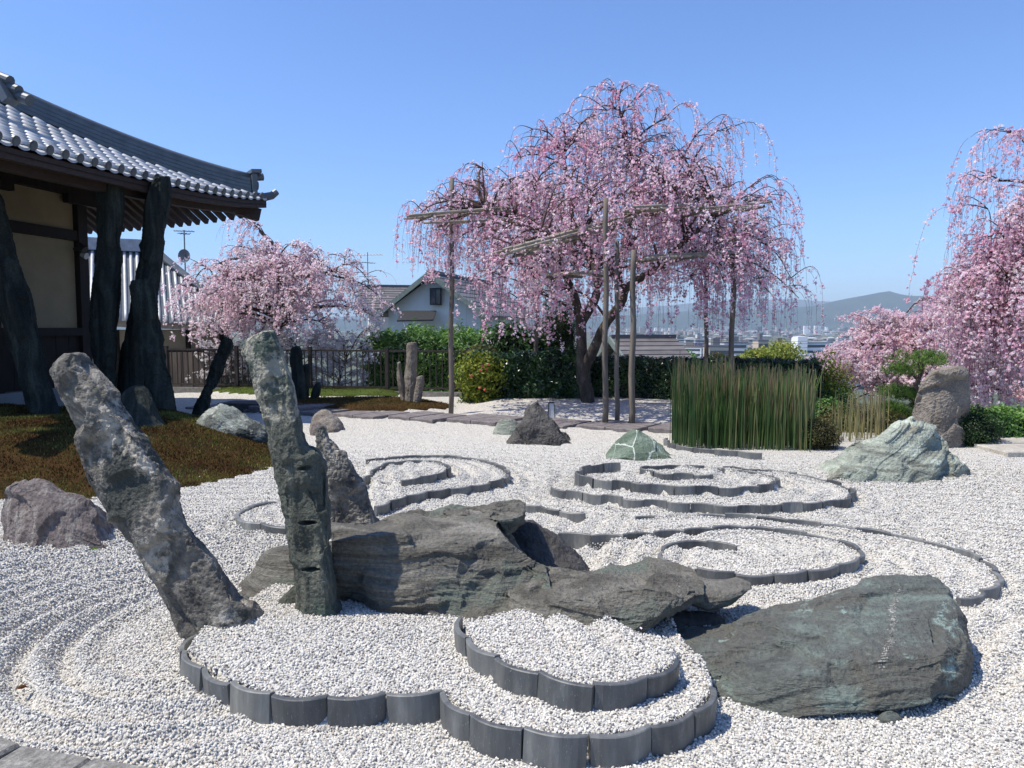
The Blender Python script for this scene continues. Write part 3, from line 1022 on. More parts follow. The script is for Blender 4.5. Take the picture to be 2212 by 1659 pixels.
def veined():
    m = rock_mat('rock_veined_green', (.075, .105, .072), (.15, .20, .145), (.25, .31, .24), gscale=3.0, bumpd=.03, lichen=(.33, .36, .28), lich_amt=.38)
    nt = m.node_tree
    p = [n for n in nt.nodes if n.type == 'BSDF_PRINCIPLED'][0]
    src = p.inputs['Base Color'].links[0].from_socket
    v = coords(nt, scale=(1.0, .6, .32), rot=(0, math.radians(-14), 0))
    d = N(nt, 'TexNoise'); d.inputs['Scale'].default_value = 2.6; d.inputs['Detail'].default_value = 5
    nt.links.new(v, d.inputs['Vector'])
    mx = N(nt, 'VectorMath', operation='MULTIPLY_ADD')
    mx.inputs[1].default_value = (.22, .22, .22)
    nt.links.new(d.outputs['Color'], mx.inputs[0]); nt.links.new(v, mx.inputs[2])
    vo = N(nt, 'TexVoronoi', feature='DISTANCE_TO_EDGE'); vo.inputs['Scale'].default_value = 4.2
    nt.links.new(mx.outputs[0], vo.inputs['Vector'])
    nw = noise_tex(nt, v, 5.0, 4, .6)
    dv = N(nt, 'Math', operation='DIVIDE'); nt.links.new(vo.outputs['Distance'], dv.inputs[0])
    pw = N(nt, 'Math', operation='POWER'); pw.inputs[1].default_value = 3.0; nt.links.new(nw, pw.inputs[0])
    ml = N(nt, 'Math', operation='MULTIPLY'); ml.inputs[1].default_value = 4.0; nt.links.new(pw.outputs[0], ml.inputs[0])
    nt.links.new(ml.outputs[0], dv.inputs[1])
    f = ramp(nt, dv.outputs[0], [(.0, (1, 1, 1)), (.010, (.85, .85, .85)), (.028, (0, 0, 0))])
    nt.links.new(mixc(nt, f, src, (.66, .68, .60)), p.inputs['Base Color'])
    return m
R_VEIN = veined()

# --- the leaning stone
Lp = [cl(*p) for p in ((330, 122), (268, 165), (246, 205), (282, 292), (330, 390), (376, 470), (410, 620), (418, 710), (480, 830), (550, 905), (580, 1000), (650, 1100),
                       (720, 1190), (800, 1310), (870, 1420), (905, 1545), (925, 1640))]
Rp = [cl(*p) for p in ((425, 112), (470, 150), (510, 205), (590, 318), (668, 440), (715, 515), (815, 655), (880, 765), (930, 850), (975, 925), (1030, 1010), (1090, 1105),
                       (1150, 1190), (1225, 1295), (1285, 1385), (1315, 1480), (1340, 1590))]
rock('leaning_stone', 'tall grey lichen-mottled stone leaning left in the left foreground', mono([(*a, *b) for a, b in zip(Lp, Rp)], 3.85, [.07, .14, .17, .19, .2], [.5, .62, .55, .5, .55]),
     R_LEAN, (*at(480, 1360, 3.85)[:2], .05), (26, 260), .008, 3.5, .0, 8.0, fine=.006, smooth=0, seed=1.1, cuts=(70, 0.018, .36), cat='stone')

# --- the upright stone
U = [(545, 722, 588, 709), (524, 740, 600, 730), (526, 760, 608, 750), (538, 795, 617, 780), (550, 835, 630, 818), (561, 880, 642, 862), (573, 920, 654, 902), (581, 952, 672, 947),
     (586, 985, 694, 982), (590, 1010, 702, 1005), (596, 1060, 707, 1050), (608, 1090, 711, 1090), (621, 1120, 713, 1120), (626, 1160, 716, 1160), (632, 1190, 719, 1190),
     (633, 1240, 725, 1240), (634, 1290, 731, 1290), (634, 1345, 736, 1338), (634, 1385, 739, 1375)]
rock('upright_stone', 'tall dark green-grey stone standing almost upright before the table rock', mono(U, 3.92, [.06, .11, .14, .15, .15], [.5, .6, .7, .66, .68]),
     R_UP, (*at(685, 1345, 3.92)[:2], .1), (24, 260), .008, 5.0, .0, 8, strata=(1, .25, .05), s_amp=.013, s_freq=13, fine=.006, smooth=0, dents=[(at(659, 1133, 3.79), .05, .011, .05), (at(667, 1234, 3.79), .055, .010, .05), (at(655, 1013, 3.79), .035, .010, .05)], seed=5.2, cuts=(60, 0.016, .3), cat='stone')

# --- purple boulder at the left edge
rock('purple_boulder', 'squat purplish grey boulder at the left edge beside the leaning stone',
     hump([(3, 1100), (8, 1050), (20, 1036), (65, 1023), (99, 1023), (142, 1050), (206, 1074), (230, 1104), (250, 1145), (276, 1186)],
          [(3, 1190), (60, 1200), (210, 1202), (276, 1192)], 5.75, .38, 17, edge=.66), R_PURPLE, (*gr(130, 1200)[:2], 0), (18, 150), .02, 3, .02, 4.5, strata=(1, .2, .25), s_amp=.012, s_freq=10, fine=.008, smooth=2, seed=2.0, cuts=(50, 0.025, .4))

# --- table rock and the stones round it
T = [(716, 1345, 1170, 1124, 4.12, 3.98, 4.62, 4.9), (742, 1345, 1167, 1119, 4.14, 3.97, 4.64, 4.9), (770, 1345, 1162, 1114, 4.12, 3.96, 4.66, 4.9), (800, 1345, 1157, 1110, 4.02, 3.96, 4.68, 4.9),
     (830, 1348, 1154, 1106, 3.86, 4.0, 4.7, 4.95), (890, 1352, 1151, 1098, 3.83, 4.02, 4.72, 4.98), (940, 1356, 1150, 1092, 3.8, 4.04, 4.74, 5), (985, 1360, 1150, 1086, 3.78, 4.06, 4.76, 5),
     (1030, 1362, 1140, 1080, 3.76, 4.12, 4.78, 5), (1062, 1362, 1130, 1077, 3.75, 4.18, 4.8, 5), (1090, 1362, 1150, 1110, 3.74, 4.14, 4.62, 4.9), (1115, 1362, 1180, 1150, 3.72, 4.08, 4.4, 4.8),
     (1150, 1362, 1218, 1198, 3.7, 4.0, 4.2, 4.6), (1195, 1362, 1250, 1238, 3.7, 3.9, 4.05, 4.4)]
rock('table_rock', 'large flat-topped grey schist rock in the centre, right of the upright stone', slab(T), R_SLAB, (*at(950, 1350, 4.2)[:2], .1), (28, 280), .012, 2.6, .0, 5,
     strata=(.04, .10, 1), s_amp=.030, s_freq=17, fine=.005, smooth=1, seed=8.4, cuts=(80, 0.022, .34))
# the beak of the table slab, jutting over the hollow
K = [(960, 1118, 1104, 1092, 4.62, 4.6, 4.74, 4.8), (1010, 1124, 1108, 1083, 4.54, 4.5, 4.76, 4.84), (1050, 1132, 1112, 1078, 4.44, 4.4, 4.79, 4.86), (1085, 1136, 1114, 1074, 4.36, 4.32, 4.81, 4.88),
     (1110, 1130, 1106, 1072, 4.4, 4.36, 4.82, 4.9), (1131, 1112, 1094, 1079, 4.52, 4.5, 4.82, 4.88)]
rock('table_beak', 'thin overhanging end of the table rock, jutting over a dark hollow', slab(K, .05) - np.array([0, 0, .022]), R_SLAB, at(1060, 1140, 4.5), (18, 80), .02, 6, .0, 6, strata=(.06, .2, 1), s_amp=.02, s_freq=24, fine=.008, smooth=0, seed=3.3, cuts=(60, .02, .12))
rock('mottled_boulder', 'dark mottled boulder half hidden behind the right end of the table rock',
     hump([(1085, 1150), (1110, 1125), (1135, 1116), (1165, 1128), (1200, 1155), (1235, 1185), (1256, 1210), (1266, 1232)], [(1085, 1245), (1266, 1240)], 4.95, .32, 13),
     R_BLACK, (*at(1180, 1240, 4.95)[:2], 0), (8, 60), .04, 4, .04, 7, fine=.008, smooth=2, seed=6.1)
rock('low_boulder', 'low layered grey boulder between the leaning stone and the upright stone',
     hump([(518, 1268), (545, 1232), (562, 1200), (585, 1183), (625, 1174), (680, 1166), (730, 1168)], [(518, 1300), (600, 1320), (730, 1320)], 4.62, .32, 13),
     R_SLAB, (*at(600, 1300, 4.6)[:2], 0), (8, 70), .02, 3, .02, 5, strata=(.05, .2, 1), s_amp=.014, fine=.005, smooth=2, seed=7.7)
rock('wedge_stone', 'small green wedge-shaped stone leaning on the foot of the upright stone',
     hump([(568, 1340), (585, 1318), (603, 1297), (631, 1270), (650, 1262)], [(568, 1352), (650, 1350)], 4.08, .08, 9), R_UP, (*at(605, 1345, 4.08)[:2], .1), (6, 30), .012, 5, .012, 9, fine=.004, seed=4.1)

W = [(1105, 1345, 1300, 1272, 3.74, 3.86, 4.0, 4.3), (1135, 1352, 1292, 1258, 3.66, 3.8, 4.02, 4.35), (1180, 1360, 1284, 1242, 3.6, 3.74, 4.06, 4.4), (1240, 1368, 1276, 1230, 3.56, 3.7, 4.08, 4.42), (1310, 1371, 1274, 1223, 3.54, 3.68, 4.1, 4.42),
     (1350, 1367, 1275, 1220, 3.55, 3.67, 4.1, 4.42), (1400, 1345, 1277, 1220, 3.58, 3.66, 4.1, 4.42), (1440, 1330, 1280, 1223, 3.62, 3.66, 4.08, 4.4), (1475, 1320, 1287, 1231, 3.64, 3.67, 4.04, 4.3),
     (1505, 1306, 1290, 1243, 3.68, 3.7, 3.98, 4.2), (1520, 1288, 1280, 1258, 3.74, 3.76, 3.9, 4.1)]
rock('whale_rock', 'blunt whale-headed grey rock with a green tinged top, right of the table rock', slab(W, .05), R_SLAB, (*at(1310, 1370, 3.8)[:2], .12), (26, 220), .014, 3.4, .006, 7,
     strata=(.1, .15, 1), s_amp=.022, s_freq=20, fine=.008, smooth=1, seed=10.5, cuts=(80, 0.024, .26))
Bk = [(1490, 1305, 1275, 1240, 3.86, 3.86, 4.1, 4.2), (1530, 1318, 1285, 1250, 3.84, 3.86, 4.12, 4.2), (1570, 1305, 1285, 1251, 3.86, 3.87, 4.12, 4.2), (1601, 1290, 1275, 1251, 3.9, 3.9, 4.1, 4.18), (1621, 1272, 1268, 1262, 3.98, 3.98, 4.06, 4.1)]
rock('beak_stone', 'pointed brown-grey stone jutting out behind the nose of the whale rock', slab(Bk, .02), R_SLAB, at(1545, 1318, 4.0), (8, 50), .014, 4, .015, 7, fine=.005, smooth=1, seed=12.2)
rock('prop_stone', 'dark stone propping up the nose of the whale rock',
     hump([(1345, 1372), (1375, 1345), (1430, 1325), (1480, 1315), (1530, 1318), (1560, 1335)], [(1345, 1392), (1475, 1390), (1560, 1380)], 3.95, .16, 9), R_BLACK, (*at(1440, 1385, 3.95)[:2], .1), (6, 30), .02, 5, .02, 8, seed=1.9)

# --- the blue green slab on the right
B = [(1448, 1462, 1425, 1396, 3.40, 3.44, 3.58, 3.8), (1480, 1474, 1432, 1378, 3.36, 3.42, 3.64, 3.85), (1530, 1498, 1452, 1356, 3.26, 3.36, 3.66, 3.9), (1560, 1525, 1465, 1345, 3.2, 3.3, 3.7, 3.95), (1600, 1551, 1468, 1328, 3.12, 3.22, 3.72, 3.98),
     (1681, 1557, 1466, 1299, 3.06, 3.15, 3.76, 4.0), (1760, 1554, 1460, 1275, 3.04, 3.12, 3.78, 4.02), (1815, 1549, 1455, 1261, 3.04, 3.12, 3.8, 4.04), (1891, 1541, 1448, 1243, 3.05, 3.12, 3.82, 4.06),
     (1960, 1531, 1436, 1239, 3.06, 3.14, 3.83, 4.06), (2010, 1524, 1420, 1241, 3.08, 3.18, 3.83, 4.06), (2045, 1524, 1390, 1252, 3.12, 3.24, 3.8, 4.02), (2070, 1522, 1385, 1290, 3.2, 3.32, 3.72, 3.96), (2092, 1517, 1400, 1345, 3.3, 3.42, 3.62, 3.85), (2104, 1508, 1440, 1410, 3.42, 3.5, 3.6, 3.7)]
rock('blue_green_slab', 'massive smooth blue-green slab lying in the right foreground', slab(B, .0), R_BLUE, (*at(1800, 1556, 3.4)[:2], .05), (28, 280), .010, 2.2, .0, 5,
     strata=(-.08, .75, 1), s_amp=.022, s_freq=16, fine=.0045, smooth=1, seed=14.8, cuts=(80, 0.016, .3))
def surf(o, vx, vy):
    me = o.data
    V = np.empty(len(me.vertices) * 3, np.float32); me.vertices.foreach_get('co', V)
    V = V.reshape(-1, 3) + np.array(o.location)
    c, s_ = math.cos(PITCH), math.sin(PITCH)
    dz = V[:, 2] - CAM_H
    f = V[:, 1] * c - dz * s_; u = V[:, 1] * s_ + dz * c
    px, py = CX + FV * V[:, 0] / f, CY - FV * u / f
    k = np.hypot(px - vx, py - vy) < 14
    if not k.any(): return None
    i = np.where(k)[0]
    return V[i[V[i, 1].argmin()]]
BLUE_SLAB = [o for o in COL.objects if o.name.startswith('blue_green_slab')][0]
qv = MB(); rq = np.random.default_rng(6)
line = [(1948, 1262), (1938, 1285), (1928, 1305), (1934, 1330), (1930, 1360), (1922, 1385), (1914, 1410), (1906, 1435)]
for k in range(420):
    t = rq.random() * (len(line) - 1); i = int(t); f = t - i
    wd = 9 * (1 - abs(t / 3.5 - 1)) + 2
    p = surf(BLUE_SLAB, line[i][0] * (1 - f) + line[i + 1][0] * f + rq.normal() * wd * .33, line[i][1] * (1 - f) + line[i + 1][1] * f)
    if p is None: continue
    r = rq.uniform(.0015, .006)
    d = rq.normal(size=(6, 3)); d /= np.linalg.norm(d, axis=1)[:, None]
    P6 = np.array([(1, 0, 0), (-1, 0, 0), (0, 1, 0), (0, -1, 0), (0, 0, 1), (0, 0, -1)]) * r * rq.uniform(.5, 1.4, (6, 1)) + p - np.array(BLUE_SLAB.location)
    qv.add(P6, T=[[0, 2, 4], [2, 1, 4], [1, 3, 4], [3, 0, 4], [2, 0, 5], [1, 2, 5], [3, 1, 5], [0, 3, 5]])
qv.build('quartz_vein', rock_mat('quartz', (.12, .12, .11), (.26, .25, .23), (.45, .44, .40), gscale=30, bumpd=.004), BLUE_SLAB)
rock('support_stone', 'small dark stone under the front edge of the blue-green slab',
     hump([(1880, 1570), (1900, 1540), (1925, 1530), (1945, 1545), (1958, 1578)], [(1880, 1582), (1958, 1582)], 3.06, .06, 7), R_BLUE, (*gr(1920, 1580)[:2], 0), (5, 20), .008, 6, .01, 10, seed=2.2)

# --- spire behind the upright stone
P = [(676, 928, 700, 919), (674, 944, 712, 948), (672, 965, 731, 952), (676, 1000, 756, 992), (684, 1040, 778, 1033), (694, 1080, 794, 1065), (706, 1120, 812, 1112), (712, 1160, 824, 1150), (716, 1200, 832, 1190)]
rock('spire_stone', 'pale grey jagged spire leaning behind the upright stone', mono(P, 5.75, [.08, .16, .2, .22], [.5, .62, .66]), R_LEAN, (*at(770, 1170, 5.75)[:2], 0), (16, 130), .03, 4, .03, 7, fine=.012, seed=16.0, cuts=(50, 0.025, .3), cat='stone')

# --- rocks in the middle distance
rock('round_rock', 'rounded dark brown rock beyond the spire, beside the paving',
     hump([(668, 925), (670, 906), (682, 891), (700, 884), (716, 889), (732, 907), (737, 933)], [(668, 934), (712, 937), (737, 935)], 12.0, .3, 11), R_BROWN, (*gr(703, 936)[:2], 0), (8, 36), .05, 2, .05, 3, fine=.01, seed=3.0)
rock('brown_cobble', 'small reddish brown cobble against the round dark rock',
     hump([(669, 928), (675, 914), (688, 908), (697, 918), (700, 932)], [(669, 936), (700, 936)], 11.55, .12, 7), R_PURPLE, (*gr(684, 938)[:2], 0), (5, 14), .02, 4, .02, 5, seed=5.0)
rock('peaked_rock', 'dark peaked mountain-shaped rock standing in the gravel before the trellis posts',
     hump([(1092, 952), (1106, 934), (1117, 903), (1124, 885), (1144, 871), (1153, 865), (1166, 866), (1177, 879), (1187, 900), (1198, 906), (1208, 923), (1222, 923), (1231, 936), (1238, 962)],
          [(1092, 953), (1130, 962), (1160, 965), (1238, 963)], 10.75, .38, 15, edge=.6), R_BLACK, (*gr(1165, 965)[:2], 0), (14, 100), .035, 2.6, .03, 3.4, fine=.014, smooth=1, seed=21.0, cuts=(50, 0.035, .4))
rock('striped_cobble', 'pale green striped cobble touching the peaked rock',
     hump([(1067, 930), (1070, 914), (1081, 904), (1110, 904), (1120, 915)], [(1067, 932), (1080, 940), (1120, 942)], 11.5, .14, 8), R_PALE, (*gr(1090, 940)[:2], 0), (6, 20), .015, 3, .02, 4, seed=7.0)
rock('veined_rock', 'green rock crossed by white veins below the horsetail reeds',
     hump([(1310, 988), (1322, 961), (1354, 933), (1367, 926), (1396, 922), (1412, 932), (1429, 953), (1456, 974), (1481, 996)], [(1310, 988), (1345, 997), (1400, 1001), (1481, 1000)], 9.45, .34, 14, edge=.58),
     R_VEIN, (*gr(1395, 1000)[:2], 0), (12, 80), .025, 2.6, .02, 3.2, fine=.008, seed=22.5, cuts=(40, 0.030, .4))
rock('pale_rock', 'big pale blue-green rock with slanting layers in front of the standing stone',
     hump([(1766, 1024), (1790, 1000), (1811, 971), (1835, 955), (1852, 945), (1870, 943), (1901, 918), (1922, 898), (1935, 890), (1956, 893), (1992, 904), (2029, 924), (2052, 946), (2074, 966), (2092, 986), (2110, 1017), (2119, 1043)],
          [(1766, 1026), (1847, 1034), (1912, 1040), (1974, 1047), (2060, 1053), (2119, 1046)], 8.35, .6, 19, edge=.6), R_PALE, (*gr(1960, 1050)[:2], 0), (22, 230), .016, 1.6, .0, 2.4,
     strata=(-.62, .3, .75), s_amp=.085, s_freq=7, fine=.008, smooth=1, seed=24.0, cuts=(70, 0.05, .5))
St = [(2012, 794, 2060, 789), (1999, 806, 2086, 797), (1990, 822, 2095, 808), (1983, 840, 2099, 841), (1977, 870, 2098, 870), (1974, 895, 2088, 899), (1972, 925, 2091, 923), (1970, 950, 2093, 950), (1969, 985, 2094, 985)]
rock('standing_stone', 'broad brown standing stone behind the pale rock on the right', mono(St, 10.3, [.16, .22, .24], .6), R_BROWN, (*at(2030, 975, 10.3)[:2], 0), (16, 120), .025, 1.8, .03, 2.6, fine=.012, smooth=2, seed=26.0, cuts=(45, 0.035, .5), cat='stone')
rock('white_green_rock', 'pale white-green rock resting on the moss mound',
     hump([(414, 912), (424, 895), (446, 881), (464, 868), (480, 867), (504, 875), (516, 886), (547, 903), (567, 909), (577, 918), (582, 942)], [(414, 916), (450, 930), (508, 941), (582, 946)], 10.2, .38, 15, edge=.6),
     R_WHITE, (*at(500, 940, 10.2)[:2], 0), (10, 70), .05, 2.4, .08, 3, strata=(.5, .2, .7), s_amp=.03, s_freq=8, fine=.012, smooth=1, seed=28.0, cuts=(40, 0.040, .4))

# --- the dark standing stones before the hall
D_ = 'dark standing stones before the hall'
def dstone(name, label, st, Y, d, seed, bot, ridge=.45, mat=None, res=(14, 150), amp=.012):
    return rock(name, label, mono(st, Y, d, ridge, 0, True), mat or R_DARK, (*at(*bot, Y)[:2], 0), res, amp, 2.0, .0, 2.6, strata=(1, .3, .06), s_amp=.03, s_freq=9, fine=.014, smooth=0, seed=seed, cuts=(60, 0.02, .5), group=D_, cat='stone')
dstone('standing_stone', 'huge dark stone leaning left at the left edge, in front of the plaster wall',
       [(-75, 395, -10, 398), (-78, 430, 8, 430), (-60, 500, 24, 490), (-35, 580, 48, 570), (-10, 660, 70, 650), (15, 740, 90, 735), (35, 810, 104, 805), (48, 860, 126, 856), (60, 918, 142, 912), (64, 950, 150, 950)], 11.3, .45, 31, (100, 935))
dstone('standing_stone', 'tall dark stone with a notched top, nearest to the plaster wall corner',
       [(216, 388, 262, 378), (209, 402, 267, 398), (207, 440, 270, 435), (204, 500, 267, 500), (201, 560, 266, 560), (198, 620, 263, 620), (193, 700, 258, 690), (195, 770, 256, 760), (197, 830, 252, 834), (200, 900, 250, 900)], 12.2, .3, 33, (225, 890))
dstone('standing_stone', 'tall dark slab leaning right at its top, behind the short topped stone',
       [(329, 382, 365, 381), (322, 400, 370, 398), (313, 440, 368, 440), (306, 490, 359, 490), (299, 550, 351, 556), (288, 620, 344, 620), (275, 680, 335, 680), (264, 740, 325, 740), (256, 800, 318, 800), (252, 880, 310, 880)], 12.6, .28, 35, (285, 880))
dstone('standing_stone', 'shorter dark stone with a flat slanting top, right of the tall pair',
       [(282, 606, 331, 599), (280, 618, 334, 612), (285, 655, 340, 648), (291, 690, 347, 685), (297, 740, 358, 735), (303, 785, 369, 787), (313, 825, 375, 830), (318, 860, 381, 865), (322, 910, 388, 910)], 11.9, .28, 37, (350, 895), .3)
rock('dark_boulder', 'low dark hooded boulder on the moss in front of the tall standing stones',
     hump([(255, 900), (259, 852), (274, 841), (300, 833), (315, 834), (326, 855), (343, 891), (362, 920), (378, 950)], [(255, 955), (320, 960), (378, 955)], 9.7, .3, 12), R_DARK, (*at(315, 955, 9.7)[:2], 0), (8, 50), .05, 2.4, .05, 3.4, fine=.01, seed=39)
dstone('leaning_slab', 'narrow dark slab leaning right beside the white-green rock',
       [(477, 724, 500, 733), (468, 740, 505, 745), (461, 765, 501, 766), (448, 802, 485, 806), (437, 828, 474, 830), (425, 855, 465, 855), (413, 888, 457, 886), (405, 915, 450, 912)], 12.9, .16, 41, (430, 905), .3)
sm = [((632, 750, 646, 748), (627, 770, 652, 765), (630, 810, 657, 810), (634, 864, 664, 864), (634, 880, 666, 880), 15.8, 'slim dark upright stone right of the upright stone, tallest of three'),
      ((656, 790, 668, 786), (653, 810, 669, 806), (652, 835, 668, 835), (651, 862, 667, 862), (650, 880, 668, 880), 16.0, 'slim dark stone in the middle of three beside the fence'),
      ((680, 828, 692, 824), (677, 838, 693, 836), (674, 850, 689, 850), (671, 862, 686, 862), (670, 880, 686, 880), 16.0, 'stubby dark stone leaning right, lowest of three beside the fence'),
      ((859, 785, 864, 782), (858, 810, 869, 808), (862, 840, 875, 840), (866, 869, 879, 869), (867, 885, 880, 885), 15.6, 'thin pale stone left of the tall pillar stone by the fence'),
      ((880, 741, 899, 739), (878, 760, 900, 758), (877, 800, 900, 800), (876, 850, 899, 850), (875, 886, 899, 886), 15.4, 'brown pillar stone standing tallest before the middle of the fence'),
      ((900, 815, 914, 812), (898, 830, 915, 828), (896, 850, 912, 850), (892, 872, 909, 872), (891, 886, 909, 886), 15.2, 'short pale stone right of the tall pillar stone by the fence')]
for k, (a, b, c, d, e, Y, lab) in enumerate(sm):
    rock('pillar_stone', lab, mono([a, b, c, d, e], Y, .12), R_DARK if k < 3 else R_BROWN, (*at(d[0], d[1], Y)[:2], 0), (5, 30), .03, 3, .02, 5, fine=.01, seed=50 + k, group='slim stones before the fence', cat='stone')

# ------------------------------------------------------------------ the temple hall on the left
M_RTILE = plain_mat('roof_tile_silver', (.40, .41, .42), .5, .5, .1, .22, 5.0, rand=.22)
M_RIDGE = plain_mat('roof_ridge_grey', (.10, .115, .125), .42, .5, .1, .25, 6.0)
M_WOOD = plain_mat('dark_timber', (.020, .014, .012), .7, .3, 0, .35, 14.0, .004, (1, 1, .2))
M_WOODR = plain_mat('red_brown_timber', (.042, .027, .022), .7, .3, 0, .3, 14.0, .004)
M_PLASTER = plain_mat('ochre_plaster', (.33, .27, .17), .9, .1, 0, .10, 3.0)
M_WHITE = plain_mat('white_plaster', (.30, .31, .32), .9, .1, 0, .10, 3.0)
M_BLACK = plain_mat('black_metal', (.025, .025, .027), .5, .4, 0, .2)
M_LAMPW = plain_mat('lamp_white', (.55, .55, .53), .5, .3, 0, .1)

UH = np.array([math.sin(math.radians(12)), math.cos(math.radians(12))])
WH = np.array([UH[1], -UH[0]])
WC = np.array([-7.79, 14.2])
OV = 2.336
hall = empty('temple_hall', (*WC, 0))
tag(hall, 'temple hall with a silver tiled hip roof and ochre plaster wall on the left', 'temple')
def H(s, n, z):
    p = WC - UH * s + WH * n
    return np.array([p[0] - WC[0], p[1] - WC[1], z])
def hbox(mb, s0, s1, n0, n1, z0, z1):
    return mb.hexa([H(s0, n0, z0), H(s1, n0, z0), H(s1, n1, z0), H(s0, n1, z0), H(s0, n0, z1), H(s1, n0, z1), H(s1, n1, z1), H(s0, n1, z1)])
END = 3.9                                       # the hall ends here, towards the camera
hbox(MB(), -.15, END + .15, -7.0, .12, -.2, .55).build('podium', M_WHITE, hall)
wall = hbox(MB(), .02, END - .02, -6.8, -.06, .55, 4.25).build('wall', M_PLASTER, hall)
for k in range(3):
    s = k * 1.93
    hbox(MB(), s - .0, s + .22, -.2, .05, .55, 4.1).build('post', M_WOOD, hall)
hbox(MB(), 0, END, -.1, .03, 3.16, 3.34).build('rail', M_WOOD, hall)
hbox(MB(), 0, END, -.1, .06, 1.46, 1.6).build('rail', M_WOOD, hall)
hbox(MB(), -.3, END + .3, -.15, .10, 3.95, 4.28).build('beam', M_WOOD, hall)
hbox(MB(), -.5, END + .5, -.12, .4, 4.285, 4.45).build('beam', M_WOOD, hall)
for k in range(26):                             # dark boarding below the plaster
    s = .03 + k * .148
    hbox(MB(), s, s + .142, -.09, -.02 - .006 * (k % 2), .56, 1.46).build('wainscot_board', M_WOOD, hall)
for k in range(3):
    hbox(MB(), k * 1.93 - .3, k * 1.93 + .5, .0, .12, 3.8, 3.97).build('bracket', M_WOOD, hall)

def zE(t): return 3.93 + .36 * np.exp(-np.maximum(t, 0) / 2.2)
def fR(e): return .36 * e + .033 * e * e
def RT(t, e, dz=0.0):
    """roof point: t along the right eave from the far corner, e up the slope"""
    return H(t - OV, OV - e, zE(t) * np.clip(1 - e / 6, 0, 1) + 3.95 * np.clip(e / 6, 0, 1) + fR(e) + dz)
TMAX = END + 2 * OV
roof = None
def pan_sheet(side):
    V, Q = [], []
    ts = np.arange(0, TMAX + .01, .045); es = np.arange(0, 4.6, .07)
    idx = {}
    for i, t in enumerate(ts):
        for j, e in enumerate(es):
            if e > t + .08 or e > (TMAX - t) + .08: continue
            ph = (t / .27) % 1
            dz = -.045 * math.sin(math.pi * ph) + .018 * ((e / .28) % 1) * -1
            if side == 0:
                p = RT(t, e, dz)
            else:
                q = WC + UH * (OV - e) - WH * (t - OV) - WC
                p = np.array([q[0], q[1], RT(t, e, dz)[2]])
            idx[i, j] = len(V); V.append(p)
    for (i, j) in list(idx):
        if (i + 1, j) in idx and (i, j + 1) in idx and (i + 1, j + 1) in idx:
            q = [idx[i, j], idx[i + 1, j], idx[i + 1, j + 1], idx[i, j + 1]]
            Q.append(q if side == 0 else q[::-1])
    return mesh_data('roof', np.array(V), np.array(Q), M_RTILE, False)
roof = obj('roof', pan_sheet(0), hall)
obj('rear_roof', pan_sheet(1), hall)

# cover tiles: one short half-barrel each
def barrel(r, L, n=6):
    V, Q = [], []
    for (x, rr) in ((-L / 2, r), (L / 2, r * .86)):
        for k in range(n + 1):
            a = math.pi * k / n
            V.append((x, math.cos(a) * rr, math.sin(a) * rr))
    for k in range(n):
        Q.append([k, k + 1, n + 2 + k, n + 1 + k])
    V += [(-L / 2, 0, 0)]
    T = [[2 * n + 2, k + 1, k] for k in range(n)]
    return mesh_data('cover_tile', np.array(V), [np.array(Q), np.array(T)], M_RTILE, True)
ME_COVER = barrel(.052, .29)
def disc_mesh():
    mb = MB()
    mb.tube([(-.03, 0, 0), (0, 0, 0)], .068, 12)
    mb.tube([(-.036, 0, 0), (-.028, 0, 0)], .05, 10)
    return mb.data('eave_disc', M_RIDGE)
ME_DISC = disc_mesh()
azu = math.atan2(-WH[1], -WH[0])                 # up-slope heading
ncov = 0
for k in range(int((TMAX - .3) / .27)):
    t = .27 * (k + 1)
    d = obj('eave_disc', ME_DISC, roof)
    d.location = RT(t, -.02, .02); d.rotation_euler = (0, -.3, azu)
    emax = min(t - .2, TMAX - t - .2, 3.4)
    e = .12
    while e < emax and ncov < 300:
        if t < 7.6:
            o = obj('cover_tile', ME_COVER, roof)
            o.location = RT(t, e, .0)
            o.rotation_euler = (0, -math.atan(.36 + .066 * e) - .03, azu)
            ncov += 1
        e += .275
# pan tile lips along the eave
for k in range(int((TMAX - .3) / .27)):
    t0, t1 = .27 * k + .04, .27 * (k + 1) - .04
    P = [RT(t0 + (t1 - t0) * q, -.03, -.05 * math.sin(math.pi * (.15 + .7 * q)) + .01) for q in np.linspace(0, 1, 5)]
    V = np.array(P + [p + np.array([0, 0, -.035]) for p in P] + [p - np.array([*(WH * .1), 0]) + np.array([0, 0, .03]) for p in P])
    Q = [[q, q + 1, 6 + q, 5 + q] for q in range(4)] + [[10 + q, 11 + q, 1 + q, q] for q in range(4)]
    obj('eave_lip', mesh_data('eave_lip', V, np.array(Q), M_RTILE, False), roof)
# soffit, fascia and rafters
def soffit():
    mb = MB()
    for t0 in np.arange(0, TMAX, .5):
        t1 = min(t0 + .5, TMAX)
        for e0 in np.arange(0, 3.0, .5):
            if e0 > t0 or e0 > TMAX - t1: continue
            P = [RT(t0, e0, -.16), RT(t0, e0 + .5, -.16), RT(t1, e0 + .5, -.16), RT(t1, e0, -.16)]
            mb.add(np.array(P), [[0, 1, 2, 3]])
    return mb
soffit().build('soffit', M_WOOD, hall)
mb = MB()
ts = np.arange(.0, TMAX + .01, .4)
def sweep(mb, pts, offs):
    n = len(offs)
    V = np.array([[p + o for o in offs] for p in pts]).reshape(-1, 3)
    m = len(pts)
    Q = [[i * n + j, i * n + (j + 1) % n, (i + 1) * n + (j + 1) % n, (i + 1) * n + j] for i in range(m - 1) for j in range(n)]
    Q.append(list(range(n))[::-1] if n == 4 else [0, 3, 2, 1]); Q.append([(m - 1) * n + j for j in range(4)])
    return mb.add(V, Q)
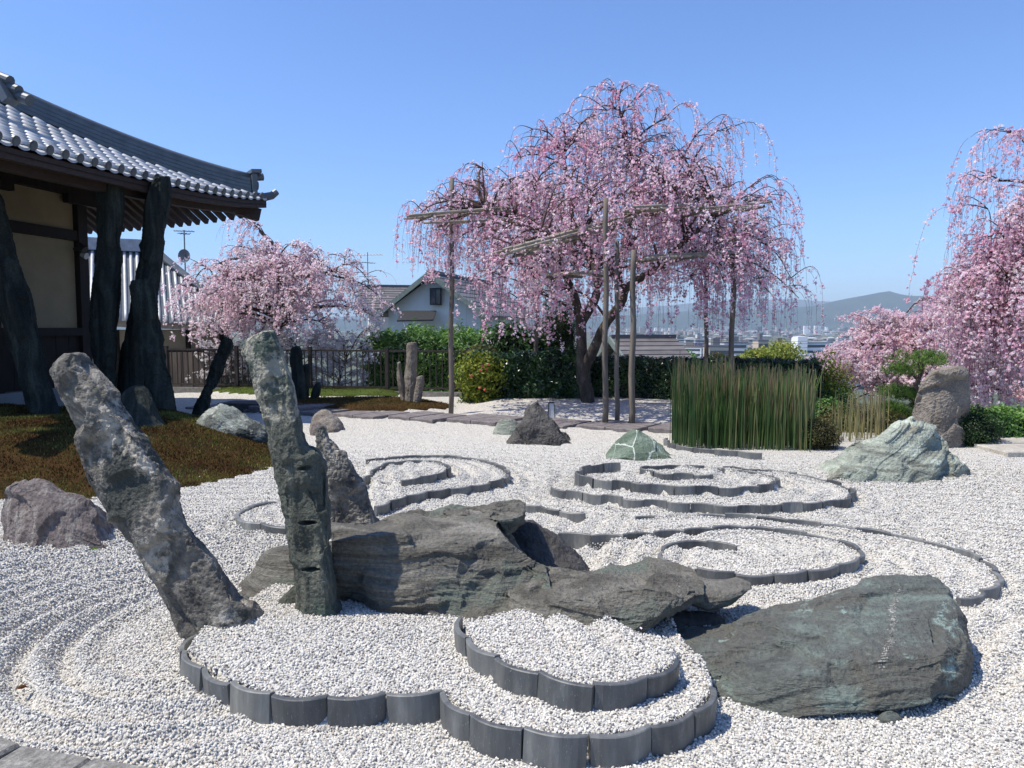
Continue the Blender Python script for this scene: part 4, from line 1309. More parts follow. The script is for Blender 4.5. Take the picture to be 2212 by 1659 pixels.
W3, U3 = np.array([*WH, 0]), np.array([*UH, 0])
sweep(MB(), [RT(t, .02, 0) for t in ts], [W3 * .0 + np.array([0, 0, -.24]), -W3 * .12 + np.array([0, 0, -.24]), -W3 * .12 + np.array([0, 0, -.09]), np.array([0, 0, -.09])]).build('fascia', M_WOODR, hall)
sweep(MB(), [RT(t, .3, 0) for t in ts], [np.array([0, 0, -.42]), -W3 * .15 + np.array([0, 0, -.42]), -W3 * .15 + np.array([0, 0, -.26]), np.array([0, 0, -.26])]).build('fascia', M_WOODR, hall)
for k in range(32):                             # rafters under the right eave
    t = .5 + k * .24
    if t > TMAX - .4: break
    MB().bar(RT(t, .32, -.36), RT(t, min(t, TMAX - t, 2.3), -.30), .07, .09).build('rafter', M_WOODR, hall)
for k in range(30):                             # rafters under the rear eave, seen past the corner
    t = .35 + k * .2
    def E(e, dz):
        q = UH * (OV - e) - WH * (t - OV)
        return np.array([q[0], q[1], RT(t, e, dz)[2]])
    MB().bar(E(.06, -.34), E(min(t, 2.4), -.28), .075, .11).build('rafter', M_WOODR, hall)
c = [np.array([*(UH + WH) * (OV - r), RT(r, r, 0)[2]]) for r in (.12, .8, 1.6, 2.4)]
MB().bar(c[0] + [0, 0, -.42], c[3] + [0, 0, -.42], .2, .24).build('hip_rafter', M_WOODR, hall)
# corner ridge, built up in courses
rr = np.linspace(.25, 4.6, 24)
rp = [np.array([*(UH + WH) * (OV - r), RT(r, r, 0)[2]]) for r in rr]
S3 = np.array([*(UH - WH), 0]) / math.sqrt(2)
for q in range(4):
    w = .15 - .012 * q
    z0, z1 = -.02 + q * .075, .048 + q * .075
    sweep(MB(), rp, [S3 * w + [0, 0, z0], -S3 * w + [0, 0, z0], -S3 * w + [0, 0, z1], S3 * w + [0, 0, z1]]).build('ridge_course', M_RIDGE, roof)
MB().tube([p + np.array([0, 0, .30]) for p in rp], .085, 10).build('ridge_cap', M_RIDGE, roof, smooth=True)
e0 = rp[0]
D3 = np.array([*(UH + WH), 0]) / math.sqrt(2)
on = MB()
on.bar(e0 + D3 * .02 + [0, 0, .14], e0 + D3 * .12 + [0, 0, .14], .34, .44)
on.bar(e0 + D3 * .0 + [0, 0, .40], e0 + D3 * .2 + [0, 0, .42], .42, .07)
on.tube([e0 + D3 * .12 + [0, 0, .15], e0 + D3 * .17 + [0, 0, .15]], .09, 12)
on.tube([e0 + [0, 0, .30], e0 + D3 * .28 + [0, 0, .34]], .075, 10)
on.build('ridge_end_ornament', M_RIDGE, roof)
tp = MB()
tp.tube([e0 - D3 * .05 + [0, 0, -.05], e0 + D3 * .25 + [0, 0, -.08], e0 + D3 * .45 + [0, 0, -.02], e0 + D3 * .55 + [0, 0, .07]], [.09, .09, .08, .07], 10)
tp.build('corner_tile', M_RIDGE, roof)
for (vx, vy) in ((22, 176), (41, 197), (64, 217)):
    p = at(vx, vy, 11.9) - np.array([*WC, 0])
    MB().tube([p, p - W3 * .9 + [0, 0, .35]], .085, 12).build('ridge_end_tile', M_RIDGE, roof)
q = at(-6, 205, 11.9) - np.array([*WC, 0])
MB().bar(q + [0, 0, .3], q + W3 * .25 + [0, 0, -.12], .25, .12).build('ridge_course', M_RIDGE, roof)
# floodlight on the wall
p = H(.35, .06, 3.0)
fl = MB()
fl.tube([p, p + W3 * .12], .03, 8); fl.tube([p + W3 * .1 + [0, 0, .09], p + W3 * .22 + [0, 0, -.02]], [.045, .07], 10)
lamp = fl.build('floodlight', M_BLACK, hall)
MB().tube([p + W3 * .14 + [0, 0, -.1], p + W3 * .25 + [0, 0, -.13]], [.03, .06], 10).build('lamp_head', M_LAMPW, lamp)

# ------------------------------------------------------------------ lower hall behind
M_BEIGE = plain_mat('beige_plaster', (.42, .38, .30), .9, .1, 0, .1, 2.0)
M_PALEW = plain_mat('pale_timber', (.36, .32, .26), .8, .2, 0, .2, 6.0)
hb = empty('lower_hall', (*at(400, 830, 21.5)[:2], -.3))
tag(hb, 'lower hall with a big grey tiled roof behind the fence on the left', 'building')
ob = np.array(hb.location)
Ea = at(150, 688, 20.0); Eb = at(548, 706, 22.0)
ed = (Eb - Ea); ed[2] = 0; el = np.linalg.norm(ed); ed /= el
bk = np.array([-ed[1], ed[0], 0])
hp = 2.5
ridge_z = at(350, 545, 23.4)[2]
def LB(s, e):      # s from the right corner to the left, e up
    z = Eb[2] + (Ea[2] - Eb[2]) * s / el
    k = e / hp
    p = Eb - ed * s + bk * e
    return np.array([p[0], p[1], z + (ridge_z - z) * (.75 * k + .25 * k * k)]) - ob
mb = MB()
V, Q = [], []
n = 14
for i in range(n + 1):
    for j in range(9):
        e = hp * j / 8
        s = e + (el + .5 - e) * i / n
        V.append(LB(s, e))
Q = [[i * 9 + j, i * 9 + j + 1, i * 9 + 10 + j, i * 9 + 9 + j] for i in range(n) for j in range(8)]
rb = obj('roof', mesh_data('roof', np.array(V), np.array(Q), M_RIDGE, False), hb)
ncol = 26
for k in range(ncol):
    s = .12 + k * .165
    P = [LB(s, e) + [0, 0, .02] for e in np.linspace(-.02, min(s, hp), 7)]
    if s > .35:
        MB().tube(P, .045, 6).build('tile_row', M_RTILE, rb, smooth=True)
MB().tube([LB(e, e) + [0, 0, .1] for e in np.linspace(0, hp, 8)], .12, 8).build('hip_ridge', M_RIDGE, rb)
MB().bar(LB(hp, hp) + [0, 0, .15], LB(el + .5, hp) + [0, 0, .15], .3, .35).build('ridge_course', M_RTILE, rb)
# rear slope so that the roof is a solid
R0, R1 = LB(hp, hp), LB(el + .5, hp)
C0 = LB(0, 0); C1 = C0 + bk * hp * 2; 
mb = MB()
mb.add(np.array([R0, R1, R1 + bk * hp + [0, 0, -2.2], R0 + bk * hp + [0, 0, -2.2]]), [[0, 1, 2, 3]])
mb.add(np.array([C0, C1, R0]), T=[[0, 1, 2]])
mb.build('rear_roof', M_RTILE, hb)
a, b = LB(.1, .12) + [0, 0, -.16], LB(el, .12) + [0, 0, -.16]
MB().bar(a, b, .14, .16).build('fascia', M_PALEW, hb)
def wallp(s0, s1, e, z0, z1, name, mat, th=.12):
    a0, a1 = LB(s0, e), LB(s1, e)
    MB().bar([a0[0], a0[1], (z0 + z1) / 2], [a1[0], a1[1], (z0 + z1) / 2], th, z1 - z0).build(name, mat, hb)
wallp(.6, el, .7, .0, 1.85, 'wall', M_BEIGE)
wallp(.6, el, .64, 1.22, 1.30, 'rail', M_WOOD)
for k in range(5):
    s = .8 + k * .9
    a0 = LB(s, .62)
    MB().bar([a0[0], a0[1], 0], [a0[0], a0[1], 1.85], .11, .11, (0, 1, 0)).build('post', M_WOOD, hb)
# board fence in front of it
bf = empty('board_fence', (*at(420, 840, 19.9)[:2], 0))
tag(bf, 'weathered wooden board fence behind the railing, below the lower hall', 'fence')
M_BOARD = plain_mat('weathered_board', (.17, .14, .115), .85, .2, 0, .3, 6.0, .004, (1, 1, .15), rand=.2)
for k in range(17):
    a = at(356 + k * 12.5, 838, 19.95); 
    w = .142
    MB().box(a[0], a[0] + w, 19.93 + .006 * (k % 2), 19.96 + .006 * (k % 2), -.1, .97).build('board', M_BOARD, bf, None)
for o in bf.children: o.location = -np.array(bf.location)

# ------------------------------------------------------------------ houses behind
M_HROOF = plain_mat('house_roof_tile', (.135, .125, .12), .6, .3, 0, .2, 3.0, rand=.15)
M_HWALL = plain_mat('house_wall_cream', (.60, .60, .56), .9, .1, 0, .06, 2.0)
M_GLASS = plain_mat('window_glass', (.03, .04, .055), .08, .6, 0, .2)
M_GREEN = plain_mat('verge_board_green_grey', (.16, .19, .17), .7, .3)
def gable_house(name, label, A, rd, wd, hw, L, z_apex, z_eave, z_base, rows=9, over=.45):
    """A: gable apex (x,y); rd ridge direction; wd width direction; hw half width"""
    rd = np.array([*rd, 0.]); rd /= np.linalg.norm(rd)
    wd = np.array([*wd, 0.]); wd /= np.linalg.norm(wd)
    A = np.array([*A, 0.])
    root = empty(name, (A[0], A[1], z_base)); tag(root, label, 'house')
    o = np.array([A[0], A[1], z_base])
    def P(w, l, z): return A + wd * w + rd * l + np.array([0, 0, z]) - o
    ze = z_eave
    V = [P(-hw, 0, z_base), P(hw, 0, z_base), P(hw, 0, ze), P(0, 0, z_apex - .12), P(-hw, 0, ze),
         P(-hw, L, z_base), P(hw, L, z_base), P(hw, L, ze), P(0, L, z_apex - .12), P(-hw, L, ze)]
    mb = MB()
    mb.add(np.array(V), [[1, 6, 7, 2], [0, 4, 9, 5]])
    mb.add(np.array([V[0], V[1], V[2], V[4], V[3]]), [[0, 1, 2, 3]], [[3, 2, 4]])
    mb.add(np.array([V[6], V[5], V[9], V[7], V[8]]), [[0, 1, 2, 3]], [[3, 2, 4]])
    mb.build('wall', M_HWALL, root)
    sl = (z_apex - ze) / hw
    rf = None
    for sgn in (-1, 1):
        for r in range(rows):           # courses of tiles, each lapping the one below
            w0, w1 = (hw + over) * r / rows, (hw + over) * (r + 1) / rows + .06
            t = .05
            Pq = []
            for z_ in (0, t):
                Pq += [P(sgn * w0, -over, z_apex - sl * w0 + z_ - .0), P(sgn * w0, L + over, z_apex - sl * w0 + z_), P(sgn * w1, L + over, z_apex - sl * w1 + z_ + .035), P(sgn * w1, -over, z_apex - sl * w1 + z_ + .035)]
            mb = MB().hexa(Pq if sgn > 0 else [Pq[i] for i in (3, 2, 1, 0, 7, 6, 5, 4)])
            if rf is None:
                rf = mb.build('roof', M_HROOF, root)
            else:
                mb.build('tile_course', M_HROOF, rf)
        a, b = P(0, -over - .03, z_apex - .02), P(sgn * (hw + over), -over - .03, z_apex - sl * (hw + over) - .02)
        MB().bar(a, b, .08, .2).build('verge_board', M_GREEN, root)
    MB().bar(P(0, -over, z_apex + .08), P(0, L + over, z_apex + .08), .24, .14).build('ridge_tile', M_HROOF, rf)
    return root, P
hs, P = gable_house('gabled_house', 'cream gabled house with a grey tiled roof behind the hedge', at(935, 590, 34)[:2], (2.3, 8), (.96, -.28), 2.15, 8.0,
                    at(935, 592, 34)[2], at(935, 668, 34)[2], -4.0)
def on_gable(vx0, vx1, vy0, vy1, mat, name, th, parent=hs, Y=33.8):
    a, b = at(vx0, vy1, Y), at(vx1, vy0, Y)
    w = MB().box(a[0], b[0], Y - th, Y, a[2], b[2]).build(name, mat, None)
    w.parent = parent; w.location = -np.array(parent.location) if parent is hs else (0, 0, 0)
    return w
wf = on_gable(929, 954, 622, 659, M_BLACK, 'window', .12)
on_gable(932, 941, 626, 656, M_GLASS, 'pane', .15, wf); on_gable(943, 951, 626, 656, M_GLASS, 'pane', .15, wf)
aw = MB()
a, b = at(857, 692, 33.0), at(936, 690, 33.0); c_, d_ = at(943, 671, 33.8), at(868, 671, 33.8)
aw.hexa([a + [0, 0, -.06], b + [0, 0, -.06], c_ + [0, 0, -.06], d_ + [0, 0, -.06], a, b, c_, d_])
o = aw.build('canopy_roof', M_BLACK, None); o.parent = hs; o.location = -np.array(hs.location)
gable_house('tiled_house', 'dark roofed house half hidden left of the cream gabled house', at(795, 620, 41)[:2], (9, 2), (-.2, .95), 2.6, 3.0, at(795, 621, 41)[2], at(795, 664, 41)[2], -5.0)
gable_house('low_house', 'house with a grey tiled roof just below the hedge, right of the cherry trunk', at(1345, 730, 27)[:2], (6, 1.2), (.2, -.98), 2.0, 1.5, at(1345, 732, 27)[2], at(1345, 732, 27)[2] - .9, -5.0, rows=8)

# aerials
M_ALU = plain_mat('aerial_metal', (.20, .20, .21), .4, .5, .5, .1)
def antenna(label, vx, vy0, vy1, Y, booms, dish=False):
    b = at(vx, vy1, Y)
    r = empty('antenna', tuple(b)); tag(r, label, 'antenna', 'aerials on the roofs behind')
    h = at(vx, vy0, Y)[2] - b[2]
    MB().tube([(0, 0, -.4), (0, 0, h)], .022, 6).build('mast', M_ALU, r)
    for (z, L, n, ang) in booms:
        d = np.array([math.cos(ang), math.sin(ang), 0]); p = np.array([-d[1], d[0], 0])
        bo = MB().tube([-d * L * .5 + [0, 0, z * h], d * L * .5 + [0, 0, z * h]], .015, 5).build('boom', M_ALU, r)
        for k in range(n):
            c0 = d * L * (-.5 + (k + .3) / n) + np.array([0, 0, z * h])
            w = .16 + .10 * k / n
            MB().tube([c0 - p * w, c0 + p * w], .009, 4).build('element', M_ALU, bo)
    if dish:
        Z = .28 * h
        V = [(0, .02, Z)]; T = []
        for k in range(16):
            a = 2 * math.pi * k / 16
            V.append((.19 * math.cos(a), -.06, Z + .21 * math.sin(a)))
        T = [[0, 1 + k, 1 + (k + 1) % 16] for k in range(16)]
        obj('dish', mesh_data('dish', np.array(V), np.array(T), M_ALU, True), r)
    return r
antenna('aerial with a round satellite dish above the lower hall', 400, 497, 575, 24, [(.97, .6, 7, .3), (.9, .35, 3, .9)], True)
antenna('branching aerial left of the cream gabled house', 795, 545, 625, 41, [(.93, 1.7, 10, -.1), (.72, 1.0, 5, .9), (.35, .9, 5, .2)])

# ------------------------------------------------------------------ railing
M_RAIL = plain_mat('railing_dark_brown', (.035, .028, .024), .6, .35, 0, .3)
M_CONC = rock_mat('concrete', (.13, .125, .115), (.19, .185, .17), (.27, .26, .24), gscale=8, bumpd=.005, spec=.2)
F0, F1 = at(362, 846, 19.3), at(1010, 858, 17.6)
fence = empty('iron_railing', (F0[0], F0[1], 0)); tag(fence, 'dark brown upright-bar railing along the back of the garden', 'fence')
fd = F1 - F0; fd[2] = 0; fl_ = np.linalg.norm(fd); fd /= fl_
Z0 = zg1(*((F0 + F1) / 2)[:2]) 
def fp(s, z): return fd * s + np.array([0, 0, z])
MB().bar(fp(-.2, .0), fp(fl_ + .2, .0), .16, .24).build('plinth', M_CONC, fence)
MB().bar(fp(0, 1.06), fp(fl_, 1.06), .05, .045).build('top_rail', M_RAIL, fence)
MB().bar(fp(0, .2), fp(fl_, .2), .04, .04).build('bottom_rail', M_RAIL, fence)
ME_BAR = MB().box(-.011, .011, -.011, .011, .2, 1.05).data('bar', M_RAIL)
ME_POST = MB().box(-.04, .04, -.04, .04, 0, 1.15).data('post', M_RAIL)
nb = int(fl_ / .15)
for k in range(nb + 1):
    o = obj('post' if k % 13 == 0 else 'bar', ME_POST if k % 13 == 0 else ME_BAR, fence)
    o.location = fp(k * fl_ / nb, 0); o.rotation_euler = (0, 0, math.atan2(fd[1], fd[0]))

# ------------------------------------------------------------------ trellis that carries the big cherry
M_POST = plain_mat('weathered_pole', (.155, .13, .105), .85, .2, 0, .45, 10.0, .006, (1, 1, .12))
M_BAMBOO = plain_mat('dry_bamboo', (.30, .265, .21), .6, .3, 0, .3, 8.0, .003)
trel = empty('bamboo_trellis', (*gr(1307, 920)[:2], 0)); tag(trel, 'wooden posts and bamboo rails propping up the big weeping cherry', 'trellis')
to = np.array(trel.location)
POSTS = [(974, 895, 977, 385, 14.2, .055), (1158, 868, 1160, 432, 16.6, .06), (1307, 920, 1309, 428, 12.5, .058), (1333, 912, 1333, 520, 13.0, .05), (1364, 922, 1369, 540, 12.4, .062),
         (1524, 885, 1527, 470, 15.4, .055), (1577, 890, 1588, 466, 15.0, .066)]
for (x0, y0, x1, y1, Y, r) in POSTS:
    a, b = at(x0, y0, Y), at(x1, y1, Y)
    a[2] = zg1(a[0], a[1]) - .05
    n = 10
    pts = [a + (b - a) * k / n + np.array([.012 * math.sin(k * 1.3 + x0), 0, 0]) * (0 < k < n) for k in range(n + 1)]
    MB().tube(np.array(pts) - to, np.linspace(r * .85, r * .68, n + 1), 10).build('post', M_POST, trel, smooth=True)
RAILS = [((890, 468, 13.8), (1100, 452, 14.6), 5, 0.115), ((925, 481, 13.8), (1172, 470, 14.7), 2, 0.162), ((1092, 541, 12.4), (1347, 471, 13.7), 6, 0.108), ((1100, 552, 12.4), (1350, 482, 13.8), 2, 0.162),
         ((1352, 455, 13.2), (1500, 449, 13.7), 6, 0.108), ((1465, 461, 13.4), (1647, 443, 14.0), 3, 0.135), ((1180, 594, 14.0), (1306, 588, 13.0), 2, 0.108), ((1368, 558, 13.0), (1590, 545, 14.0), 3, 0.121)]
rng = random.Random(5)
for (p, q, n, sp) in RAILS:
    a, b = at(*p), at(*q)
    d = (b - a) / np.linalg.norm(b - a)
    s = np.cross(d, [0, 0, 1]); s /= np.linalg.norm(s)
    for k in range(n):
        o_ = s * (k - (n - 1) / 2) * sp * 1.4 + np.array([0, 0, rng.uniform(-.03, .03)])
        e0, e1 = rng.uniform(-.25, .15), rng.uniform(-.25, .15)
        A, B_ = a + o_ - d * e0, b + o_ + d * e1
        m = 13
        rad = [.020 + (.004 if j % 2 else 0) for j in range(m)]
        MB().tube(np.array([A + (B_ - A) * j / (m - 1) for j in range(m)]) - to, rad, 8).build('rail', M_BAMBOO, trel, smooth=True)
    for f in (.12, .5, .88):
        c0 = a + (b - a) * f - np.array([0, 0, .05])
        w = (n - 1) / 2 * sp * 1.4 + .12
        MB().tube(np.array([c0 - s * w, c0 + s * w]) - to, .026, 8).build('cross_piece', M_POST, trel)

# garden lantern behind the peaked rock
lp = gr(1191, 905)
lan = empty('garden_lantern', tuple(lp)); tag(lan, 'small white-panelled garden lantern with a dark frame behind the peaked rock', 'lantern')
hh = .29
def fr(x0, y0, z0, x1, y1, z1): return MB().bar((x0, y0, z0), (x1, y1, z1), .012, .012, (0.3, .9, .1))
w0, w1 = .06, .045
mb = MB()
for sx_, sy_ in ((-1, -1), (1, -1), (1, 1), (-1, 1)):
    mb.bar((sx_ * w0, sy_ * w0, 0), (sx_ * w1, sy_ * w1, hh), .012, .012, (0, 1, 0))
for z, w in ((.0, w0), (hh, w1)):
    mb.bar((-w, -w, z), (w, -w, z), .012, .014); mb.bar((-w, w, z), (w, w, z), .012, .014)
    mb.bar((-w, -w, z), (-w, w, z), .012, .014); mb.bar((w, -w, z), (w, w, z), .012, .014)
mb.build('frame', M_BLACK, lan)
for sx_, sy_ in ((0, -1), (0, 1), (-1, 0), (1, 0)):
    def c_(t, z, w): return (t * w * .9 if sx_ == 0 else sx_ * w * .93, t * w * .9 if sy_ == 0 else sy_ * w * .93, z)
    obj('panel', mesh_data('panel', np.array([c_(-1, .012, w0), c_(1, .012, w0), c_(1, hh - .01, w1), c_(-1, hh - .01, w1)]), np.array([[0, 1, 2, 3]]), M_LAMPW), lan)
a = np.linspace(0, math.pi, 9)
MB().tube(np.stack([.03 * np.cos(a), 0 * a, hh + .09 * np.sin(a)], 1), .006, 5).build('handle', M_BLACK, lan)

# flagstones at the right edge
fs = empty('stone_terrace', (*gr(2180, 975)[:2], 0)); tag(fs, 'pale flagstones at the right edge behind the standing stone', 'paving', kind='structure')
M_FLAG = rock_mat('flagstone', (.30, .28, .25), (.42, .39, .34), (.52, .49, .43), gscale=3, bumpd=.006, spec=.2)
for i in range(4):
    for j in range(4):
        A = gr(2128, 975)[:2] + np.array([.95 * i + .2 * (j % 2), .75 * j - .45])
        Pq = [np.array([A[0] + x, A[1] + y, 0]) for x, y in ((.02, .02), (.92, .03), (.93, .72), (.01, .71))]
        slab_quad(fs, Pq, -.1, .06 + .006 * ((i + j) % 2), M_FLAG, 'flagstone')

# ------------------------------------------------------------------ leaves and blossom
M_LEAF = leaf_mat('leaf', .5, .35, .3, (1.0, 1.1, .6))
M_GLOSS = leaf_mat('glossy_leaf', .28, .6, .15, (1.0, 1.1, .6))
M_PETAL = leaf_mat('petal', .7, .15, .58)
M_NEEDLE = leaf_mat('needle', .6, .25, .2, (1.0, 1.1, .6))
M_BARK = rock_mat('cherry_bark', (.03, .024, .02), (.072, .058, .048), (.15, .13, .11), grain=(1, 1, .5), gscale=6, bumpd=.03, lichen=(.22, .23, .19), lich_amt=.38, lich_scale=5)
M_TWIG = plain_mat('twig', (.075, .05, .042), .8, .2)
M_CORE = plain_mat('hedge_core', (.012, .018, .009), .95, .05, 0, .4)  # near-black colour stands for the shade inside the foliage

def rand_dirs(n, rng):
    d = rng.normal(size=(n, 3))
    return d / np.linalg.norm(d, axis=1)[:, None]

def leaf_quads(C, N_, L, W, rng, fold=.25):
    """one pointed quad per leaf, facing N_"""
    n = len(C)
    r = rand_dirs(n, rng)
    a = np.cross(N_, r); a /= np.linalg.norm(a, axis=1)[:, None] + 1e-9
    b = np.cross(N_, a)
    L = np.broadcast_to(L, (n,))[:, None]; W = np.broadcast_to(W, (n,))[:, None]
    f = fold * W
    V = np.stack([C - a * L * .5, C + b * W * .5 + N_ * f, C + a * L * .5, C - b * W * .5 + N_ * f], 1).reshape(-1, 3)
    return V, np.arange(4 * n).reshape(-1, 4)

def palette(pal, t):
    pal = np.array(pal, float)
    t = np.clip(t, 0, .9999) * (len(pal) - 1)
    i = t.astype(int); f = (t - i)[:, None]
    return pal[i] * (1 - f) + pal[i + 1] * f

def blob_points(n, c, r, rng, lump=.25, lf=1.6, shell=.35, flat=None):
    """points in a lumpy ellipsoid, more of them near its skin"""
    d = rand_dirs(n, rng)
    rad = 1 + lump * 1.6 * fbm(d * lf + np.array(c)[None] * .37, 3)
    q = rng.random(n) ** shell
    P = np.array(c) + d * np.array(r) * (rad * q)[:, None]
    if flat is not None:
        P[:, 2] = np.maximum(P[:, 2], flat)
    return P, d

def shrub(name, label, cat, c, r, n, L, W, pal, seed, mat=None, lump=.25, lf=1.8, base=None, core=True, group=None, shell=.3, outward=.8, stem=True):
    rng = np.random.default_rng(seed)
    b = (c[0], c[1], base if base is not None else c[2] - r[2])
    root = empty(name, b); tag(root, label, cat, group)
    P, d = blob_points(n, c, r, rng, lump, lf, shell, b[2] + .01)
    nn = d * outward + rand_dirs(n, rng) * .8 + np.array([0, 0, .3])
    nn /= np.linalg.norm(nn, axis=1)[:, None]
    V, F = leaf_quads(P, nn, L * rng.uniform(.7, 1.3, n), W * rng.uniform(.7, 1.3, n), rng)
    t = .5 + .8 * fbm(P * (2.2 / max(r)) + seed, 2) + rng.normal(0, .2, n)
    col = palette(pal, t)
    obj('foliage', mesh_data('foliage', V - np.array(b), F, mat or M_LEAF, False, np.repeat(col, 4, 0)), root)
    if core:
        m = MB()
        k = 14
        for i in range(1):
            pass
        th = np.linspace(.15, math.pi - .15, 8); ph = np.linspace(0, 2 * math.pi, k, endpoint=False)
        Vc = np.array([[math.sin(a) * math.cos(q) * r[0] * .72, math.sin(a) * math.sin(q) * r[1] * .72, max(math.cos(a) * r[2] * .72, b[2] - c[2] + .01)] for a in th for q in ph]) + np.array(c) - np.array(b)
        Q = [[i * k + j, (i + 1) * k + j, (i + 1) * k + (j + 1) % k, i * k + (j + 1) % k] for i in range(7) for j in range(k)]
        m.add(Vc, Q); m.build('dark_core', M_CORE, root)  # solid dark hull in place of the shaded inside, stops see-through
    elif stem:
        m = MB()
        for i in range(7):
            e = np.array(c) + rng.normal(0, .35, 3) * np.array(r) - np.array(b)
            m.tube([(rng.normal() * .03, rng.normal() * .03, -.05), e * [.4, .4, .5], e], [.03, .02, .008], 5)
        m.build('stems', M_TWIG, root)
    return root

def box_hedge(name, label, A, B_, z0, z1, th, n, L, W, pal, seed, mat=None, rough=.10, cat='hedge', yb=None):
    """clipped hedge between ground points A and B_"""
    rng = np.random.default_rng(seed)
    A, B_ = np.array(A, float)[:2], np.array(B_, float)[:2]
    d = B_ - A; ln = np.linalg.norm(d); d /= ln
    nrm = np.array([-d[1], d[0]])
    if nrm[1] > 0: nrm = -nrm                      # towards the camera
    root = empty(name, (*((A + B_) / 2), z0)); tag(root, label, cat)
    o = np.array(root.location)
    # front, top, ends
    w = np.array([ln * (z1 - z0), ln * th, th * (z1 - z0), th * (z1 - z0), ln * (z1 - z0) * .4])
    side = rng.choice(5, n, p=w / w.sum())
    u, v = rng.random(n), rng.random(n)
    s = np.where(side == 2, 0, np.where(side == 3, 1, u)) * ln
    dep = np.where(side == 0, 0, np.where(side == 4, 1, np.where(side == 1, v, u))) * th
    z = np.where(side == 1, 1, v) * (z1 - z0)
    nv = np.zeros((n, 3))
    n3 = np.array([*nrm, 0]); d3 = np.array([*d, 0])
    nv[side == 0] = n3; nv[side == 4] = -n3; nv[side == 1] = (0, 0, 1); nv[side == 2] = -d3; nv[side == 3] = d3
    P = np.array([*A, z0]) + d3 * s[:, None] - n3 * dep[:, None] + np.array([0, 0, 1]) * z[:, None]
    off = rough * (fbm(P * 2.6 + seed, 3) * 1.6) + rng.normal(0, rough * .35, n)
    P = P + nv * off[:, None]
    nn = nv * .9 + rand_dirs(n, rng) * .8 + np.array([0, 0, .25])
    nn /= np.linalg.norm(nn, axis=1)[:, None]
    V, F = leaf_quads(P, nn, L * rng.uniform(.7, 1.35, n), W * rng.uniform(.7, 1.35, n), rng)
    col = palette(pal, .5 + .9 * fbm(P * 1.5 + seed + 3, 2) + rng.normal(0, .22, n))
    obj('foliage', mesh_data('foliage', V - o, F, mat or M_LEAF, False, np.repeat(col, 4, 0)), root)
    e = rough * 1.3
    q = [A + d * e - nrm * e, B_ - d * e - nrm * e, B_ - d * e - nrm * (th - e), A + d * e - nrm * (th - e)]
    MB().hexa([np.array([*p, z0 - .1]) - o for p in q] + [np.array([*p, z1 - e]) - o for p in q]).build('dark_core', M_CORE, root)  # solid dark block painted as shaded depth behind the leaves
    return root, P, nv

class Wood:
    """fast collector of many thin tubes"""
    def __init__(self): self.V, self.F, self.n = [], [], 0
    def tube(self, pts, r0, r1, n=4):
        pts = np.asarray(pts, float); m = len(pts)
        rad = np.linspace(r0, r1, m) if np.isscalar(r0) else np.asarray(r0)
        T = np.gradient(pts, axis=0); T /= np.linalg.norm(T, axis=1)[:, None] + 1e-12
        ref = np.where(np.abs(T[:, 2:3]) < .9, np.array([[0, 0, 1.]]), np.array([[0, 1., 0]]))
        S = np.cross(T, ref); S /= np.linalg.norm(S, axis=1)[:, None] + 1e-12
        U = np.cross(S, T)
        a = np.linspace(0, 2 * np.pi, n, endpoint=False)
        R = (np.cos(a)[None, :, None] * S[:, None] + np.sin(a)[None, :, None] * U[:, None]) * rad[:, None, None]
        self.V.append((pts[:, None] + R).reshape(-1, 3))
        i = np.arange(m - 1)[:, None] * n; j = np.arange(n)[None]; k = (j + 1) % n
        self.F.append(np.stack([i + j, i + n + j, i + n + k, i + k], -1).reshape(-1, 4) + self.n)
        self.n += m * n
    def build(self, name, mat, parent, o, smooth=True):
        return obj(name, mesh_data(name, np.vstack(self.V) - np.asarray(o), np.vstack(self.F), mat, smooth), parent)

def bez(p0, p1, p2, p3, n):
    t = np.linspace(0, 1, n)[:, None]
    return (1 - t) ** 3 * p0 + 3 * (1 - t) ** 2 * t * p1 + 3 * (1 - t) * t * t * p2 + t ** 3 * p3

